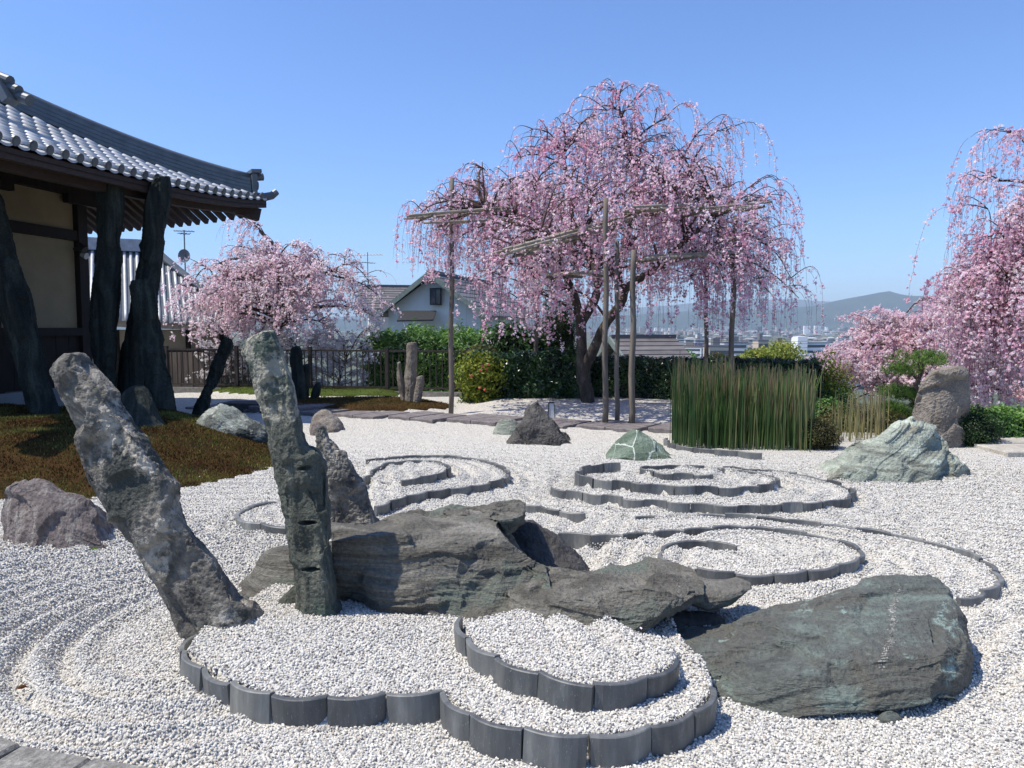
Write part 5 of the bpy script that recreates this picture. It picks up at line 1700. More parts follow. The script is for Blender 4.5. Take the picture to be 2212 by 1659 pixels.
def cherry(label, base, limbs, tips, seed, pal, cfg):
    """limbs: [(points, r0, r1)] world; tips: (n,3) bough ends"""
    rng = np.random.default_rng(seed)
    root = empty('cherry_tree', base); tag(root, label, 'cherry tree', 'blossoming cherry trees')
    o = np.array(base, float)
    W = Wood()
    nodes = []
    for pts, r0, r1 in limbs:
        pts = np.array(pts, float)
        m = len(pts)
        tt = np.linspace(0, m - 1, (m - 1) * 6 + 1)
        ii = np.clip(tt.astype(int), 0, m - 2); f = (tt - ii)[:, None]
        # catmull-rom through the given points
        p_ = np.vstack([2 * pts[0] - pts[1], pts, 2 * pts[-1] - pts[-2]])
        a, b, c, d = p_[ii], p_[ii + 1], p_[ii + 2], p_[ii + 3]
        C = .5 * (2 * b + (c - a) * f + (2 * a - 5 * b + 4 * c - d) * f ** 2 + (3 * b - a - 3 * c + d) * f ** 3)
        C = C + (pn(C * 3.1 + seed)[:, None] * .05) * np.array([1, 1, .3]) * np.linspace(0, 1, len(C))[:, None]
        rr = np.linspace(r0, r1, len(C)) * (1 + .22 * pn(C * 5))
        W.tube(C, rr, None, 10)
        nodes.append(C[len(C) // 4:])
    nodes = np.vstack(nodes)
    ax = nodes[:, :2].mean(0) if cfg.get('axis') is None else np.array(cfg['axis'])
    B = Wood()
    hang = []            # (point, direction, weight)
    bl = []              # blossom positions
    for T in tips:
        # start where the limb is nearest, preferring lower and inner wood
        dd = np.linalg.norm(nodes - T, axis=1) + 1.2 * np.maximum(nodes[:, 2] - T[2] + .2, 0) + rng.normal(0, .12, len(nodes))
        p0 = nodes[dd.argmin()]
        out = T - p0; L = np.linalg.norm(out) + 1e-6
        hor = np.array([out[0], out[1], 0]); hl = np.linalg.norm(hor) + 1e-6
        arch = cfg['arch'] * L
        p1 = p0 + out * .3 + np.array([0, 0, arch]) + rng.normal(0, .08 * L, 3)
        p2 = p0 + out * .8 + np.array([0, 0, arch * .9]) + rng.normal(0, .06 * L, 3)
        n = max(6, int(L / .12))
        C = bez(p0, p1, p2, T, n)
        C += pn(C * 2.7 + seed + 5)[:, None] * np.array([.06, .06, .04]) * np.linspace(0, 1, n)[:, None]
        B.tube(C, cfg.get('rb', .028) * min(1.5, .5 + L / 2.5), .006, 5)
        hd = hor / hl
        for k in range(2, n):
            hang.append((C[k], hd, 1.0))
        for _ in range(cfg['subs']):
            k = int(n * rng.uniform(.3, 1.0)); k = min(k, n - 1)
            a = rng.uniform(-1.5, 1.5)
            dr = np.array([hd[0] * math.cos(a) - hd[1] * math.sin(a), hd[0] * math.sin(a) + hd[1] * math.cos(a), rng.uniform(.1, .9)])
            sl_ = rng.uniform(.35, 1.0) * cfg['sub_len']
            e = C[k] + dr * sl_ * np.array([1, 1, .3]) - np.array([0, 0, sl_ * rng.uniform(.0, .5)])
            m = 8
            S = bez(C[k], C[k] + dr * sl_ * .4, C[k] + dr * sl_ * .8, e, m)
            B.tube(S, .011, .003, 4)
            h2 = np.array([dr[0], dr[1], 0]); h2 /= np.linalg.norm(h2) + 1e-6
            for q in range(1, m):
                hang.append((S[q], h2, .9))
                if rng.random() < cfg['on_wood']:
                    bl.append(S[q] + rng.normal(0, .04, 3))
    Sx = Wood()
    zlow = cfg['zlow']
    for (p, hd, w) in hang:
        for _ in range(cfg['per']):
            if rng.random() > cfg['strand_p'] * w: continue
            z_end = zlow(p, rng)
            Lm = rng.uniform(.15, 1.0) ** 1.2 * cfg['strand_max']
            Lm = min(Lm, max(0.12, p[2] - z_end))
            m = max(4, int(Lm / .11) + 2)
            st = Lm / (m - 1)
            a = rng.uniform(-1.3, 1.3)
            dr = np.array([hd[0] * math.cos(a) - hd[1] * math.sin(a), hd[0] * math.sin(a) + hd[1] * math.cos(a), rng.uniform(-.2, .5)]) * rng.uniform(.25, 1.0)
            dr /= np.linalg.norm(dr) + 1e-6
            P = [p]
            g = rng.uniform(*cfg['grav'])
            for k in range(m - 1):
                dr = dr + np.array([0, 0, -g]) + rng.normal(0, .09, 3)
                dr /= np.linalg.norm(dr)
                P.append(P[-1] + dr * st)
            P = np.array(P)
            Sx.tube(P, .0032, .0015, 3)
            if rng.random() < cfg['bare']: continue
            nb_ = rng.poisson(Lm / cfg['gap'])
            if nb_ == 0: continue
            # blossom comes in runs along the strand
            c0 = rng.random(max(1, nb_ // 5 + 1))
            t = np.clip(c0[rng.integers(0, len(c0), nb_)] + rng.normal(0, .055, nb_), 0, .999) * (m - 1)
            i = t.astype(int); f = (t - i)[:, None]
            bl.append(P[i] * (1 - f) + P[i + 1] * f + rng.normal(0, cfg['spread'], (nb_, 3)))
    bl = np.vstack([np.atleast_2d(b) for b in bl])
    W.build('trunk', M_BARK, root, o)
    B.build('branches', M_TWIG, root, o)
    Sx.build('hanging_twigs', M_TWIG, root, o, False)
    n = len(bl)
    tone = np.clip(.5 + .55 * fbm(bl * 1.1 + seed, 2) + rng.normal(0, .24, n), 0, 1)
    V1, F1 = [], []
    cols = []
    bs = rng.uniform(.55, 1.35, n) ** 1.3
    for q in range(2):
        nn = rand_dirs(n, rng)
        v, f = leaf_quads(bl + rng.normal(0, .010, (n, 3)), nn, cfg['size'] * bs * rng.uniform(.8, 1.2, n), cfg['size'] * bs * rng.uniform(.7, 1.1, n), rng, .3)
        F1.append(f + 4 * n * q); V1.append(v)
        cols.append(np.repeat(palette(pal, tone + rng.normal(0, .1, n)), 4, 0))
    cr_ = obj('blossom', mesh_data('blossom', np.vstack(V1) - o, np.vstack(F1), M_PETAL, False, np.vstack(cols)), root)
    print('cherry', label[:24], len(hang), n)
    return root

PINK = [(.76, .36, .50), (.87, .55, .67), (.92, .69, .78), (.94, .80, .85), (.95, .90, .92)]
PALE = [(.78, .52, .59), (.88, .66, .72), (.92, .76, .80), (.94, .84, .86), (.95, .90, .90)]

# --- the big weeping cherry
def v3(l): return [at(*p) for p in l]
Yt = 15.5
tb = at(1270, 886, Yt)
BIGL = [
    (v3([(1272, 900, Yt), (1268, 850, Yt), (1259, 808, Yt), (1257, 760, Yt), (1254, 700, Yt), (1245, 655, 15.4), (1230, 617, 15.3), (1211, 569, 15.0)]), .15, .06),
    (v3([(1258, 830, 15.5), (1266, 790, 15.4), (1284, 751, 15.2), (1307, 703, 15.0), (1341, 655, 14.9), (1352, 625, 14.9), (1389, 597, 14.7), (1427, 573, 14.4)]), .12, .06),
    (v3([(1341, 655, 14.9), (1335, 610, 15.3), (1345, 545, 15.6), (1368, 460, 15.7), (1370, 377, 15.7), (1352, 300, 15.6), (1338, 230, 15.5)]), .085, .02),
    (v3([(1254, 700, Yt), (1290, 630, 15.9), (1280, 560, 16.1), (1255, 520, 16.3), (1200, 470, 16.6), (1140, 430, 16.9)]), .10, .035),
    (v3([(1211, 569, 15.0), (1180, 520, 14.7), (1120, 475, 14.5), (1050, 455, 14.5)]), .07, .03),
    (v3([(1427, 573, 14.4), (1480, 520, 14.2), (1540, 470, 14.2), (1600, 450, 14.4)]), .06, .025),
    (v3([(1345, 545, 15.6), (1400, 480, 16.2), (1440, 420, 16.6), (1490, 360, 16.9)]), .06, .025),
    (v3([(1280, 560, 16.1), (1255, 480, 15.9), (1230, 400, 15.8), (1215, 320, 15.7)]), .055, .02),
    (v3([(1352, 625, 14.9), (1300, 560, 14.0), (1230, 520, 13.4), (1150, 515, 13.0)]), .055, .025),
    (v3([(1389, 597, 14.7), (1470, 560, 15.4), (1560, 520, 16.0)]), .05, .025),
]
rng = np.random.default_rng(77)
axx, axy = 1.75, 15.4
tips = []
prof_r = [0, .15, .35, .55, .75, .9, 1.0]
prof_z = [6.3, 5.9, 5.3, 4.85, 4.45, 4.05, 3.6]
for k in range(125):
    ph = rng.uniform(0, 2 * math.pi); rho = math.sqrt(rng.uniform(.01, 1.0))
    c_, s_ = math.cos(ph), math.sin(ph)
    rx = 3.5 if c_ > 0 else 3.35
    z = np.interp(rho, prof_r, prof_z) - abs(rng.normal(0, .38)) + .12 * rng.normal()
    tips.append((axx + rho * rx * c_, axy + rho * 2.7 * s_, z))
for (vx, vy, Y) in ((900, 470, 13.9), (930, 462, 14.3), (975, 445, 14.6), (1010, 400, 15.4), (1050, 375, 15.6), (1640, 440, 14.9), (1655, 480, 15.2), (1690, 560, 15.6), (1715, 620, 15.5), (1725, 645, 15.3), (1575, 290, 15.8), (1530, 275, 16.0),
                    (1140, 285, 15.8), (1165, 330, 15.6), (1330, 195, 15.5), (1300, 230, 15.7), (1375, 215, 15.4), (1100, 540, 12.3), (1160, 520, 12.8), (1250, 500, 13.0)):
    tips.append(at(vx, vy, Y))
for k in range(34):                               # lower boughs resting on the rails, long curtains below
    ph = rng.uniform(0, 2 * math.pi); rho = rng.uniform(.35, 1.0)
    c_, s_ = math.cos(ph), math.sin(ph)
    tips.append((axx + rho * (3.7 if c_ > 0 else 3.0) * c_, axy + rho * 2.6 * s_, rng.uniform(2.5, 3.5)))
for (vx, vy, Y) in ((1090, 600, 13.6), (1130, 620, 13.9), (1180, 600, 14.2), (1110, 650, 14.4), (1200, 640, 14.0), (1640, 600, 15.2), (1670, 640, 15.0), (1600, 620, 15.8), (1560, 600, 14.4), (1500, 610, 14.8)):
    tips.append(at(vx, vy, Y))
def zlow_big(p, r):
    u = (p[0] - axx)
    return 1.15 + .5 * r.random() + (.9 if u < -2.4 else 0) + .5 * max(0, -u - 2.8)
cherry('big pink weeping cherry propped on posts in the middle of the garden', tuple(tb), BIGL, np.array(tips), 3, PINK,
       dict(arch=.28, subs=5, sub_len=.75, per=1, strand_p=.47, strand_max=2.0, grav=(.35, .9), zlow=zlow_big, bare=.2, gap=.056, spread=.024, size=.043, on_wood=.6))

# --- the paler cherry behind the railing
Yl = 20.3
LL = [(v3([(598, 800, Yl), (600, 740, Yl), (600, 690, Yl), (606, 640, Yl), (604, 590, Yl), (590, 530, Yl), (560, 498, Yl)]), .16, .04),
      (v3([(600, 700, Yl), (580, 660, 20.0), (565, 610, 19.8), (545, 595, 19.7)]), .07, .02),
      (v3([(606, 650, Yl), (640, 600, 20.5), (665, 570, 20.6), (690, 560, 20.6)]), .08, .03),
      (v3([(604, 600, Yl), (560, 560, 20.8), (500, 560, 21.0), (450, 580, 21.0)]), .07, .02),
      (v3([(640, 600, 20.5), (700, 590, 20.4), (745, 570, 20.4)]), .06, .02)]
tl = []
for k in range(90):
    ph = rng.uniform(0, 2 * math.pi); rho = math.sqrt(rng.uniform(.02, 1))
    z = np.interp(rho, [0, .3, .6, .85, 1.0], [4.1, 3.8, 3.2, 2.5, 1.9]) - abs(rng.normal(0, .3))
    tl.append((-6.05 + rho * 2.5 * math.cos(ph), Yl + rho * 2.0 * math.sin(ph), z))
for (vx, vy) in ((560, 485), (530, 480), (745, 555), (765, 575), (800, 620), (830, 660), (420, 585), (410, 640)):
    tl.append(at(vx, vy, Yl))
cherry('pale pink weeping cherry behind the railing, left of the gabled house', (*at(600, 850, Yl)[:2], -.4), LL, np.array(tl), 5, PALE,
       dict(arch=.2, subs=5, sub_len=.6, per=1, strand_p=.44, strand_max=1.2, grav=(.3, .8), zlow=lambda p, r: .75 + .4 * r.random(), bare=.15, gap=.04, spread=.028, size=.05, on_wood=1.0))

# --- pink cherry at the right edge
Yr = 14.0
bx_ = (2440 - CX) / FV * Yr
LR = [(np.array([(bx_, Yr, -.1), (bx_ - .1, Yr, 1.2), (bx_ + .1, Yr, 2.2), (bx_ - .2, Yr, 3.4), (bx_ - .3, Yr, 4.8)]), .2, .05),
      (v3([(2380, 620, Yr), (2280, 570, 13.8), (2200, 545, 13.7), (2130, 560, 13.6)]), .09, .02),
      (v3([(2370, 560, Yr), (2290, 440, 14.0), (2220, 395, 14.0), (2150, 390, 14.0)]), .07, .015),
      (v3([(2370, 650, Yr), (2260, 640, 13.4), (2180, 610, 13.0)]), .07, .02)]
tr_ = []
for k in range(75):
    ph = rng.uniform(0, 2 * math.pi); rho = math.sqrt(rng.uniform(.02, 1))
    z = np.interp(rho, [0, .3, .6, .85, 1.0], [4.7, 4.3, 3.6, 2.9, 2.3]) - abs(rng.normal(0, .4))
    tr_.append((bx_ + rho * 2.75 * math.cos(ph), Yr + rho * 2.0 * math.sin(ph), z))
for (vx, vy) in ((2125, 392), (2135, 450), (2200, 290), (2150, 560), (2080, 600), (2060, 610), (2110, 575), (2160, 640), (2190, 500), (2150, 620), (2180, 680), (2120, 640)):
    tr_.append(at(vx, vy, 13.6))
for k in range(15):
    vy = rng.uniform(400, 600)
    tr_.append(at(rng.uniform(2160 - .25 * max(0, vy - 480), 2300), vy, rng.uniform(12.8, 14.4)))
cherry('deep pink weeping cherry cut off by the right edge of the picture', (bx_, Yr, -.4), LR, np.array(tr_), 9, [(.78, .42, .54), (.88, .60, .70), (.93, .73, .80), (.95, .83, .86), (.96, .92, .92)],
       dict(arch=.2, subs=5, sub_len=.7, per=1, strand_p=.62, strand_max=2.6, grav=(.35, .9), zlow=lambda p, r: -.25 + .35 * r.random(), bare=.08, gap=.042, spread=.03, size=.047, on_wood=.9, rb=.022))

# --- pale cherry behind the standing stone
Yp = 17.5
LP_ = [(v3([(2040, 900, Yp), (2030, 820, Yp), (2010, 770, Yp), (1990, 730, Yp)]), .13, .05), (v3([(2010, 770, Yp), (1950, 745, 17.2), (1900, 740, 17.0), (1860, 760, 17.0)]), .06, .02),
       (v3([(1990, 730, Yp), (2040, 690, 17.6), (2080, 680, 17.6)]), .05, .02), (v3([(2000, 745, Yp), (1960, 690, 17.6), (1935, 690, 17.6)]), .05, .02)]
tp_ = []
for k in range(120):
    ph = rng.uniform(0, 2 * math.pi); rho = math.sqrt(rng.uniform(.02, 1))
    z = np.interp(rho, [0, .4, .7, 1.0], [2.15, 1.95, 1.4, .6]) - abs(rng.normal(0, .4))
    tp_.append((9.25 + rho * 2.15 * math.cos(ph), Yp + rho * 1.5 * math.sin(ph), z))
for (vx, vy) in ((1850, 720), (1830, 800), (1815, 850), (1900, 680), (1985, 650), (1875, 690)):
    tp_.append(at(vx, vy, Yp))
cherry('whitish pink cherry spreading low behind the pine and standing stone', (*at(2040, 900, Yp)[:2], -.6), LP_, np.array(tp_), 12, PALE,
       dict(arch=.15, subs=5, sub_len=.5, per=1, strand_p=.75, strand_max=.7, grav=(.1, .5), zlow=lambda p, r: -.3 + .3 * r.random(), bare=.08, gap=.027, spread=.03, size=.05, on_wood=1.0))

# --- white flowering bush between the railing bars
WHITE = [(.70, .66, .66), (.84, .80, .80), (.92, .90, .89)]
tw = []
for k in range(80):
    tw.append(at(rng.uniform(500, 800), rng.uniform(705, 845), rng.uniform(19.5, 21)))
for k in range(12):
    tw.append(at(rng.uniform(430, 520), rng.uniform(740, 830), rng.uniform(19.7, 20.2)))
LW = [(v3([(640, 860, 20.4), (640, 820, 20.4), (650, 770, 20.4)]), .05, .02), (v3([(560, 860, 20.4), (555, 800, 20.3), (540, 750, 20.3)]), .05, .02), (v3([(730, 860, 20.4), (735, 810, 20.3), (750, 770, 20.3)]), .05, .02),
      (v3([(480, 870, 20.0), (475, 800, 20.0), (470, 750, 20.0)]), .03, .01)]
cherry('white flowering bush showing between the bars of the railing', (*at(640, 870, 20.4)[:2], -.5), LW, np.array(tw), 15, WHITE,
       dict(arch=.1, subs=4, sub_len=.4, per=1, strand_p=.55, strand_max=.4, grav=(0, .3), zlow=lambda p, r: -.2, bare=.1, gap=.026, spread=.028, size=.045, on_wood=.8, rb=.014))

# ------------------------------------------------------------------ hedges and shrubs
DKG = [(.008, .018, .007), (.018, .042, .014), (.035, .075, .02), (.06, .11, .03)]
CAM = [(.012, .03, .010), (.02, .055, .016), (.035, .085, .022), (.06, .12, .03)]
OLE = [(.04, .09, .025), (.08, .17, .04), (.13, .25, .06), (.20, .34, .08)]
YEL = [(.12, .15, .02), (.20, .24, .03), (.30, .33, .05), (.40, .38, .06)]
BRN = [(.035, .035, .012), (.07, .065, .02), (.11, .09, .03), (.12, .13, .04)]
cam, Pc, _ = box_hedge('camellia_hedge', 'glossy camellia hedge with a few coral flowers, left of the cherry trunk', at(1012, 868, 16.4), at(1262, 872, 16.2), -.1, .98, .9, 15000, .085, .05, CAM, 41, M_GLOSS, .14)
rg = np.random.default_rng(8)
n = 2600                                          # yellowish young growth at its left end
cP, cd = blob_points(n, at(1036, 818, 16.15), (.5, .36, .6), rg, .5, 2.6, .4, .02)
nn = cd * .8 + rand_dirs(n, rg) * .8; nn /= np.linalg.norm(nn, axis=1)[:, None]
V, F = leaf_quads(cP, nn, .085 * rg.uniform(.7, 1.3, n), .045 * rg.uniform(.7, 1.3, n), rg)
y_ = obj('young_foliage', mesh_data('young_foliage', V - np.array(cam.location), F, M_LEAF, False, np.repeat(palette(YEL, rg.random(n) * .8), 4, 0)), cam)
M_CORAL = leaf_mat('coral_petal', .6, .2, .2)
for (vx, vy) in ((1042, 790), (1051, 797), (1038, 800), (1055, 788), (1047, 842), (1036, 838), (1018, 812)):
    c_ = at(vx, vy, 15.62)
    d = rand_dirs(26, rg)
    V, F = leaf_quads(c_ + d * .018, d, .034, .03, rg)
    obj('flower', mesh_data('flower', V - np.array(cam.location), F, M_CORAL, False, np.tile((.72, .20, .16), (len(V), 1)) * rg.uniform(.8, 1.3, (len(V), 1))), cam)
box_hedge('dark_hedge', 'long clipped dark hedge running behind the cherry trunk and the reeds', at(1258, 880, 16.6), at(1766, 880, 15.0), -.15, .90, 1.0, 26000, .06, .038, DKG, 43, M_GLOSS, .07)
box_hedge('oleander_hedge', 'bright green leafy hedge behind the railing, below the gabled house', at(790, 850, 20.6), at(1190, 850, 19.6), -.6, 1.36, 1.4, 21000, .16, .04, OLE, 45, None, .26)
shrub('clipped_pine', 'flat-topped olive shrub behind the end of the railing', 'shrub', at(1042, 768, 18.7), (.55, .4, .26), 3500, .08, .014, BRN, 47, M_NEEDLE, base=-.2, core=False)
shrub('dark_conifer', 'dark green conifer behind the trunk of the big cherry', 'conifer', at(1205, 730, 19.3), (.55, .5, 1.1), 9000, .1, .02, DKG, 49, M_NEEDLE, base=-.4, lump=.3)
shrub('evergreen_shrub', 'dark evergreen shrub filling the gap below the big cherry crown', 'shrub', at(1110, 765, 19.0), (.9, .5, .75), 7000, .12, .04, CAM, 51, None, base=-.4)
shrub('azalea', 'small round olive-brown azalea right of the reeds', 'shrub', gr(1775, 972) + [0, .12, .17], (.30, .27, .24), 5200, .028, .016, BRN, 53, base=-.02, lump=.12)
shrub('shrub', 'low dark shrub behind the thin reeds left of the pale rock', 'shrub', at(1850, 925, 12.0), (.75, .4, .36), 5200, .05, .028, BRN, 55, base=-.1)
shrub('shrub', 'low green shrub with red leaves at the right end of the dark hedge', 'shrub', at(1790, 905, 12.6), (.35, .3, .35), 2600, .05, .03, OLE, 56, base=-.1)
shrub('clipped_bush', 'dark rounded bush in the shade to the right of the standing stone', 'shrub', gr(2118, 968) + [0, .25, .2], (.42, .34, .34), 7000, .03, .018, DKG, 57, base=-.02, lump=.1)
box_hedge('low_hedge', 'low green hedge at the right edge beyond the flagstones', gr(2085, 955), gr(2420, 952), -.05, .36, .8, 9000, .05, .03, OLE, 59, None, .09)
def leafy_tree(name, label, c, r, n, L, W, pal, seed, base, group=None, tr=.06, mat=None):
    t = shrub(name, label, 'tree', c, r, n, L, W, pal, seed, mat, .35, 1.8, base, False, group, .55, .5, False)
    rg = np.random.default_rng(seed)
    m = MB(); o = np.array([c[0], c[1], base])
    top = np.array(c) - o
    m.tube([(0, 0, 0), (top[0] * .3 + .05, 0, top[2] * .4), top], [tr, tr * .8, tr * .3], 7)
    for k in range(9):
        e = top + rand_dirs(1, rg)[0] * np.array(r) * .75
        s0 = top * rg.uniform(.45, .95)
        m.tube([s0, (s0 + e) / 2 + [0, 0, .1 * r[2]], e], [tr * .35, tr * .2, tr * .08], 5)
    m.build('trunk', M_TWIG, t)
    return t
leafy_tree('maple', 'young yellow-green maple between the reeds and the whitish cherry', at(1782, 838, 16.2), (.55, .6, .75), 3600, .06, .035, YEL, 61, -.6)
leafy_tree('maple', 'small light green maple low behind the thin reeds', at(1800, 870, 15.8), (.5, .5, .45), 1800, .06, .035, OLE, 62, -.6)
for k, (vx, vy, Y, rx, rz, pal, lab) in enumerate(((1690, 768, 95, 2.7, 1.9, YEL, 'round yellow-green tree on the slope left of the white office building'), (1640, 778, 85, 2.0, 1.3, YEL, 'low yellowish tree beyond the hedge behind the reeds'),
                                                   (1470, 776, 90, 1.8, 1.2, OLE, 'green tree on the slope seen between the trellis posts'), (1560, 785, 80, 1.9, 1.0, BRN, 'brownish tree on the slope beyond the reeds'),
                                                   (1400, 772, 60, 1.6, 1.0, OLE, 'green tree on the slope right of the cherry trunk'))):
    leafy_tree('broadleaf_tree', lab, at(vx, vy, Y), (rx, rx, rz), 2600, .32, .22, pal, 70 + k, at(vx, vy, Y)[2] - 6, 'trees on the slope below the garden', .25)

# --- pine
def pine():
    b = gr(2000, 935); b = at(1985, 905, 12.3)
    root = empty('pine_tree', (b[0], b[1], 0)); tag(root, 'trained pine with layered needle pads left of the standing stone', 'pine tree')
    o = np.array([b[0], b[1], 0])
    m = MB()
    trunk = [(0, 0, 0), (.05, 0, .35), (-.08, 0, .65), (.03, 0, .95), (-.04, 0, 1.15)]
    m.tube(trunk, [.05, .045, .04, .03, .02], 7)
    rg = np.random.default_rng(91)
    NV, NF, NC, off = [], [], [], 0
    for (vx, vy, rx, rz) in ((1975, 778, .5, .17), (1950, 800, .35, .1), (2010, 775, .3, .14), (1935, 848, .32, .14), (1965, 852, .25, .12), (1925, 880, .25, .1), (1990, 880, .2, .1), (1945, 892, .2, .09)):
        c = at(vx, vy, 12.3 + rg.uniform(-.2, .2)) - o
        m.tube([(0, 0, max(.2, c[2] - .2)), (c + np.array([0, 0, c[2] - .1])) / 2, c - [0, 0, rz * .5]], [.025, .018, .01], 5)
        n = 330
        P, d = blob_points(n, c, (rx, rx * .8, rz), rg, .2, 2, .5)
        for k in range(n):
            u = d[k] * .6 + np.array([0, 0, .9]); u /= np.linalg.norm(u)
            q = 7
            dirs = u + rg.normal(0, .5, (q, 3)); dirs /= np.linalg.norm(dirs, axis=1)[:, None]
            s = np.cross(dirs, rand_dirs(q, rg)); s /= np.linalg.norm(s, axis=1)[:, None]
            tip = P[k] + dirs * .075
            V = np.stack([P[k] - s * .003, P[k] + s * .003, tip], 1).reshape(-1, 3)
            NV.append(V); NF.append(np.arange(3 * q).reshape(-1, 3) + off); off += 3 * q
            NC.append(np.tile(palette(OLE, np.array([rg.random()]))[0] * [1, .9, .8], (3 * q, 1)))
    m.build('trunk', M_TWIG, root)
    obj('needles', mesh_data('needles', np.vstack(NV), np.vstack(NF), M_NEEDLE, False, np.vstack(NC)), root)
pine()

# --- horsetail reeds
M_REED = leaf_mat('reed', .5, .35, .1)
def reeds(label, quad, n, h0, h1, seed, pal):
    rg = np.random.default_rng(seed)
    A, B_, C_, D_ = [np.array(q[:2]) for q in quad]
    u, v = rg.random(n)[:, None], rg.random(n)[:, None]
    P = (A * (1 - u) + B_ * u) * (1 - v) + (D_ * (1 - u) + C_ * u) * v
    P = P + rg.normal(0, .035, P.shape)
    h = h0 + (h1 - h0) * rg.random(n) ** .75
    h = h * (1 + .2 * pn2(P[:, 0], P[:, 1], 3.0)) * (1 - .14 * u[:, 0] * (h1 > 1))
    lean = rg.normal(0, .025, (n, 2)) * np.where(rg.random(n) < .12, 4.5, 1)[:, None]
    z0 = zg(P[:, 0], P[:, 1], False) - .03
    seg = 7
    t = np.linspace(0, 1, seg)
    r = .0058 * rg.uniform(.8, 1.35, n)
    a = np.array([0, 2.09, 4.19])
    cen = np.stack([P[:, None, 0] + lean[:, :1] * t ** 1.5 * h[:, None], P[:, None, 1] + lean[:, 1:] * t ** 1.5 * h[:, None], z0[:, None] + t * h[:, None]], -1)
    R = np.stack([np.cos(a), np.sin(a), 0 * a], -1)
    V = cen[:, :, None, :] + R[None, None] * (r[:, None, None, None] * np.where(t > .95, .55, 1)[None, :, None, None])
    idx = np.arange(n)[:, None, None] * seg * 3 + np.arange(seg - 1)[None, :, None] * 3 + np.arange(3)[None, None]
    jd = np.arange(n)[:, None, None] * seg * 3 + np.arange(seg - 1)[None, :, None] * 3 + (np.arange(3)[None, None] + 1) % 3
    Q = np.stack([idx, jd, jd + 3, idx + 3], -1).reshape(-1, 4)
    base = palette(pal, np.clip(rg.random(n) * .58 + .4 * u[:, 0] * rg.random(n), 0, 1))
    node = np.where(np.arange(seg) % 2 == 0, .75, 1.1)
    col = base[:, None, None, :] * node[None, :, None, None] * np.ones((1, 1, 3, 1))
    dry = (t > .75)[None, :, None, None] * (rg.random(n) < .45)[:, None, None, None]
    col = np.where(dry, np.array([.22, .17, .09]), col)
    V = V.reshape(-1, 3)
    o = obj('horsetail_reeds', mesh_data('horsetail_reeds', V - np.array([*A, 0]), Q, M_REED, False, col.reshape(-1, 3)), None, (*A, 0))
    tag(o, label, 'reeds', kind='stuff')
REEDP = [(.03, .075, .022), (.06, .13, .035), (.10, .18, .05), (.19, .22, .08), (.34, .30, .14), (.46, .36, .19)]
reeds('dense bed of tall green and straw coloured horsetail reeds', (gr(1452, 968), gr(1745, 976), gr(1762, 938), gr(1462, 934)), 1500, .6, 1.26, 4, REEDP)
reeds('sparse row of thin straw coloured reeds left of the pale rock', (gr(1800, 957), gr(1905, 952), gr(1915, 935), gr(1800, 940)), 90, .35, .75, 6, REEDP[3:])
# a weed, a fallen leaf
rg = np.random.default_rng(3)
for (vx, vy, lab) in ((205, 1196, 'tiny bright green weed at the foot of the purple boulder'),):
    g0 = gr(vx, vy)
    d = rand_dirs(14, rg) + np.array([0, 0, .8])
    d /= np.linalg.norm(d, axis=1)[:, None]
    V, F = leaf_quads(g0 + d * .025 + [0, 0, .01], d, .05, .014, rg)
    o = obj('weed', mesh_data('weed', V - g0, F, M_LEAF, False, np.tile((.16, .30, .05), (len(V), 1))), None, tuple(g0)); tag(o, lab, 'weed')
g0 = gr(47, 1496) + [0, 0, .022]
V, F = leaf_quads(np.array([[0, 0, 0], [.006, .004, .004]]), np.array([[.2, -.4, .9], [-.3, .1, .9]]), .05, .028, rg)
o = obj('fallen_leaf', mesh_data('fallen_leaf', V, F, M_LEAF, False, np.tile((.16, .07, .03), (len(V), 1))), None, tuple(g0)); tag(o, 'curled brown fallen leaf on the gravel at the lower left', 'leaf')
rock('pebble', 'small yellowish stone lying beside the tip of the blue-green slab', hump([(1428, 1400), (1434, 1392), (1446, 1391), (1452, 1402)], [(1428, 1404), (1452, 1405)], 3.62, .03, 7), R_PALE, tuple(at(1440, 1404, 3.62)), (4, 10), .004, 8, .004, 12, fine=.001, seed=9)

# ------------------------------------------------------------------ the country beyond
def far_z(x, y):
    d = np.hypot(x, y)
    return -.45 - 4.0 * sst(19, 32, y) - 24.0 * sst(30, 420, d)
def terrain():
    rs = np.concatenate([np.linspace(0, 60, 40), np.geomspace(62, 30000, 60)])
    an = np.linspace(0, 2 * np.pi, 96, endpoint=False)
    R, A = np.meshgrid(rs, an, indexing='ij')
    X, Y = R * np.sin(A), R * np.cos(A)
    Z = far_z(X, Y)
    V = np.stack([X, Y, Z], -1).reshape(-1, 3)
    n = len(an)
    i = np.arange(len(rs) - 1)[:, None] * n; j = np.arange(n)[None, :]; k = (j + 1) % n
    Q = np.stack([i + j, i + k, i + n + k, i + n + j], -1).reshape(-1, 4)
    m = plain_mat('distant_ground', (.10, .115, .085), .95, .1, 0, .4, .02)
    return mesh_data('ground', V, Q[:, ::-1], m, True)
o = obj('ground', terrain()); tag(o, 'ground falling away to the plain with the city', 'ground', kind='structure')

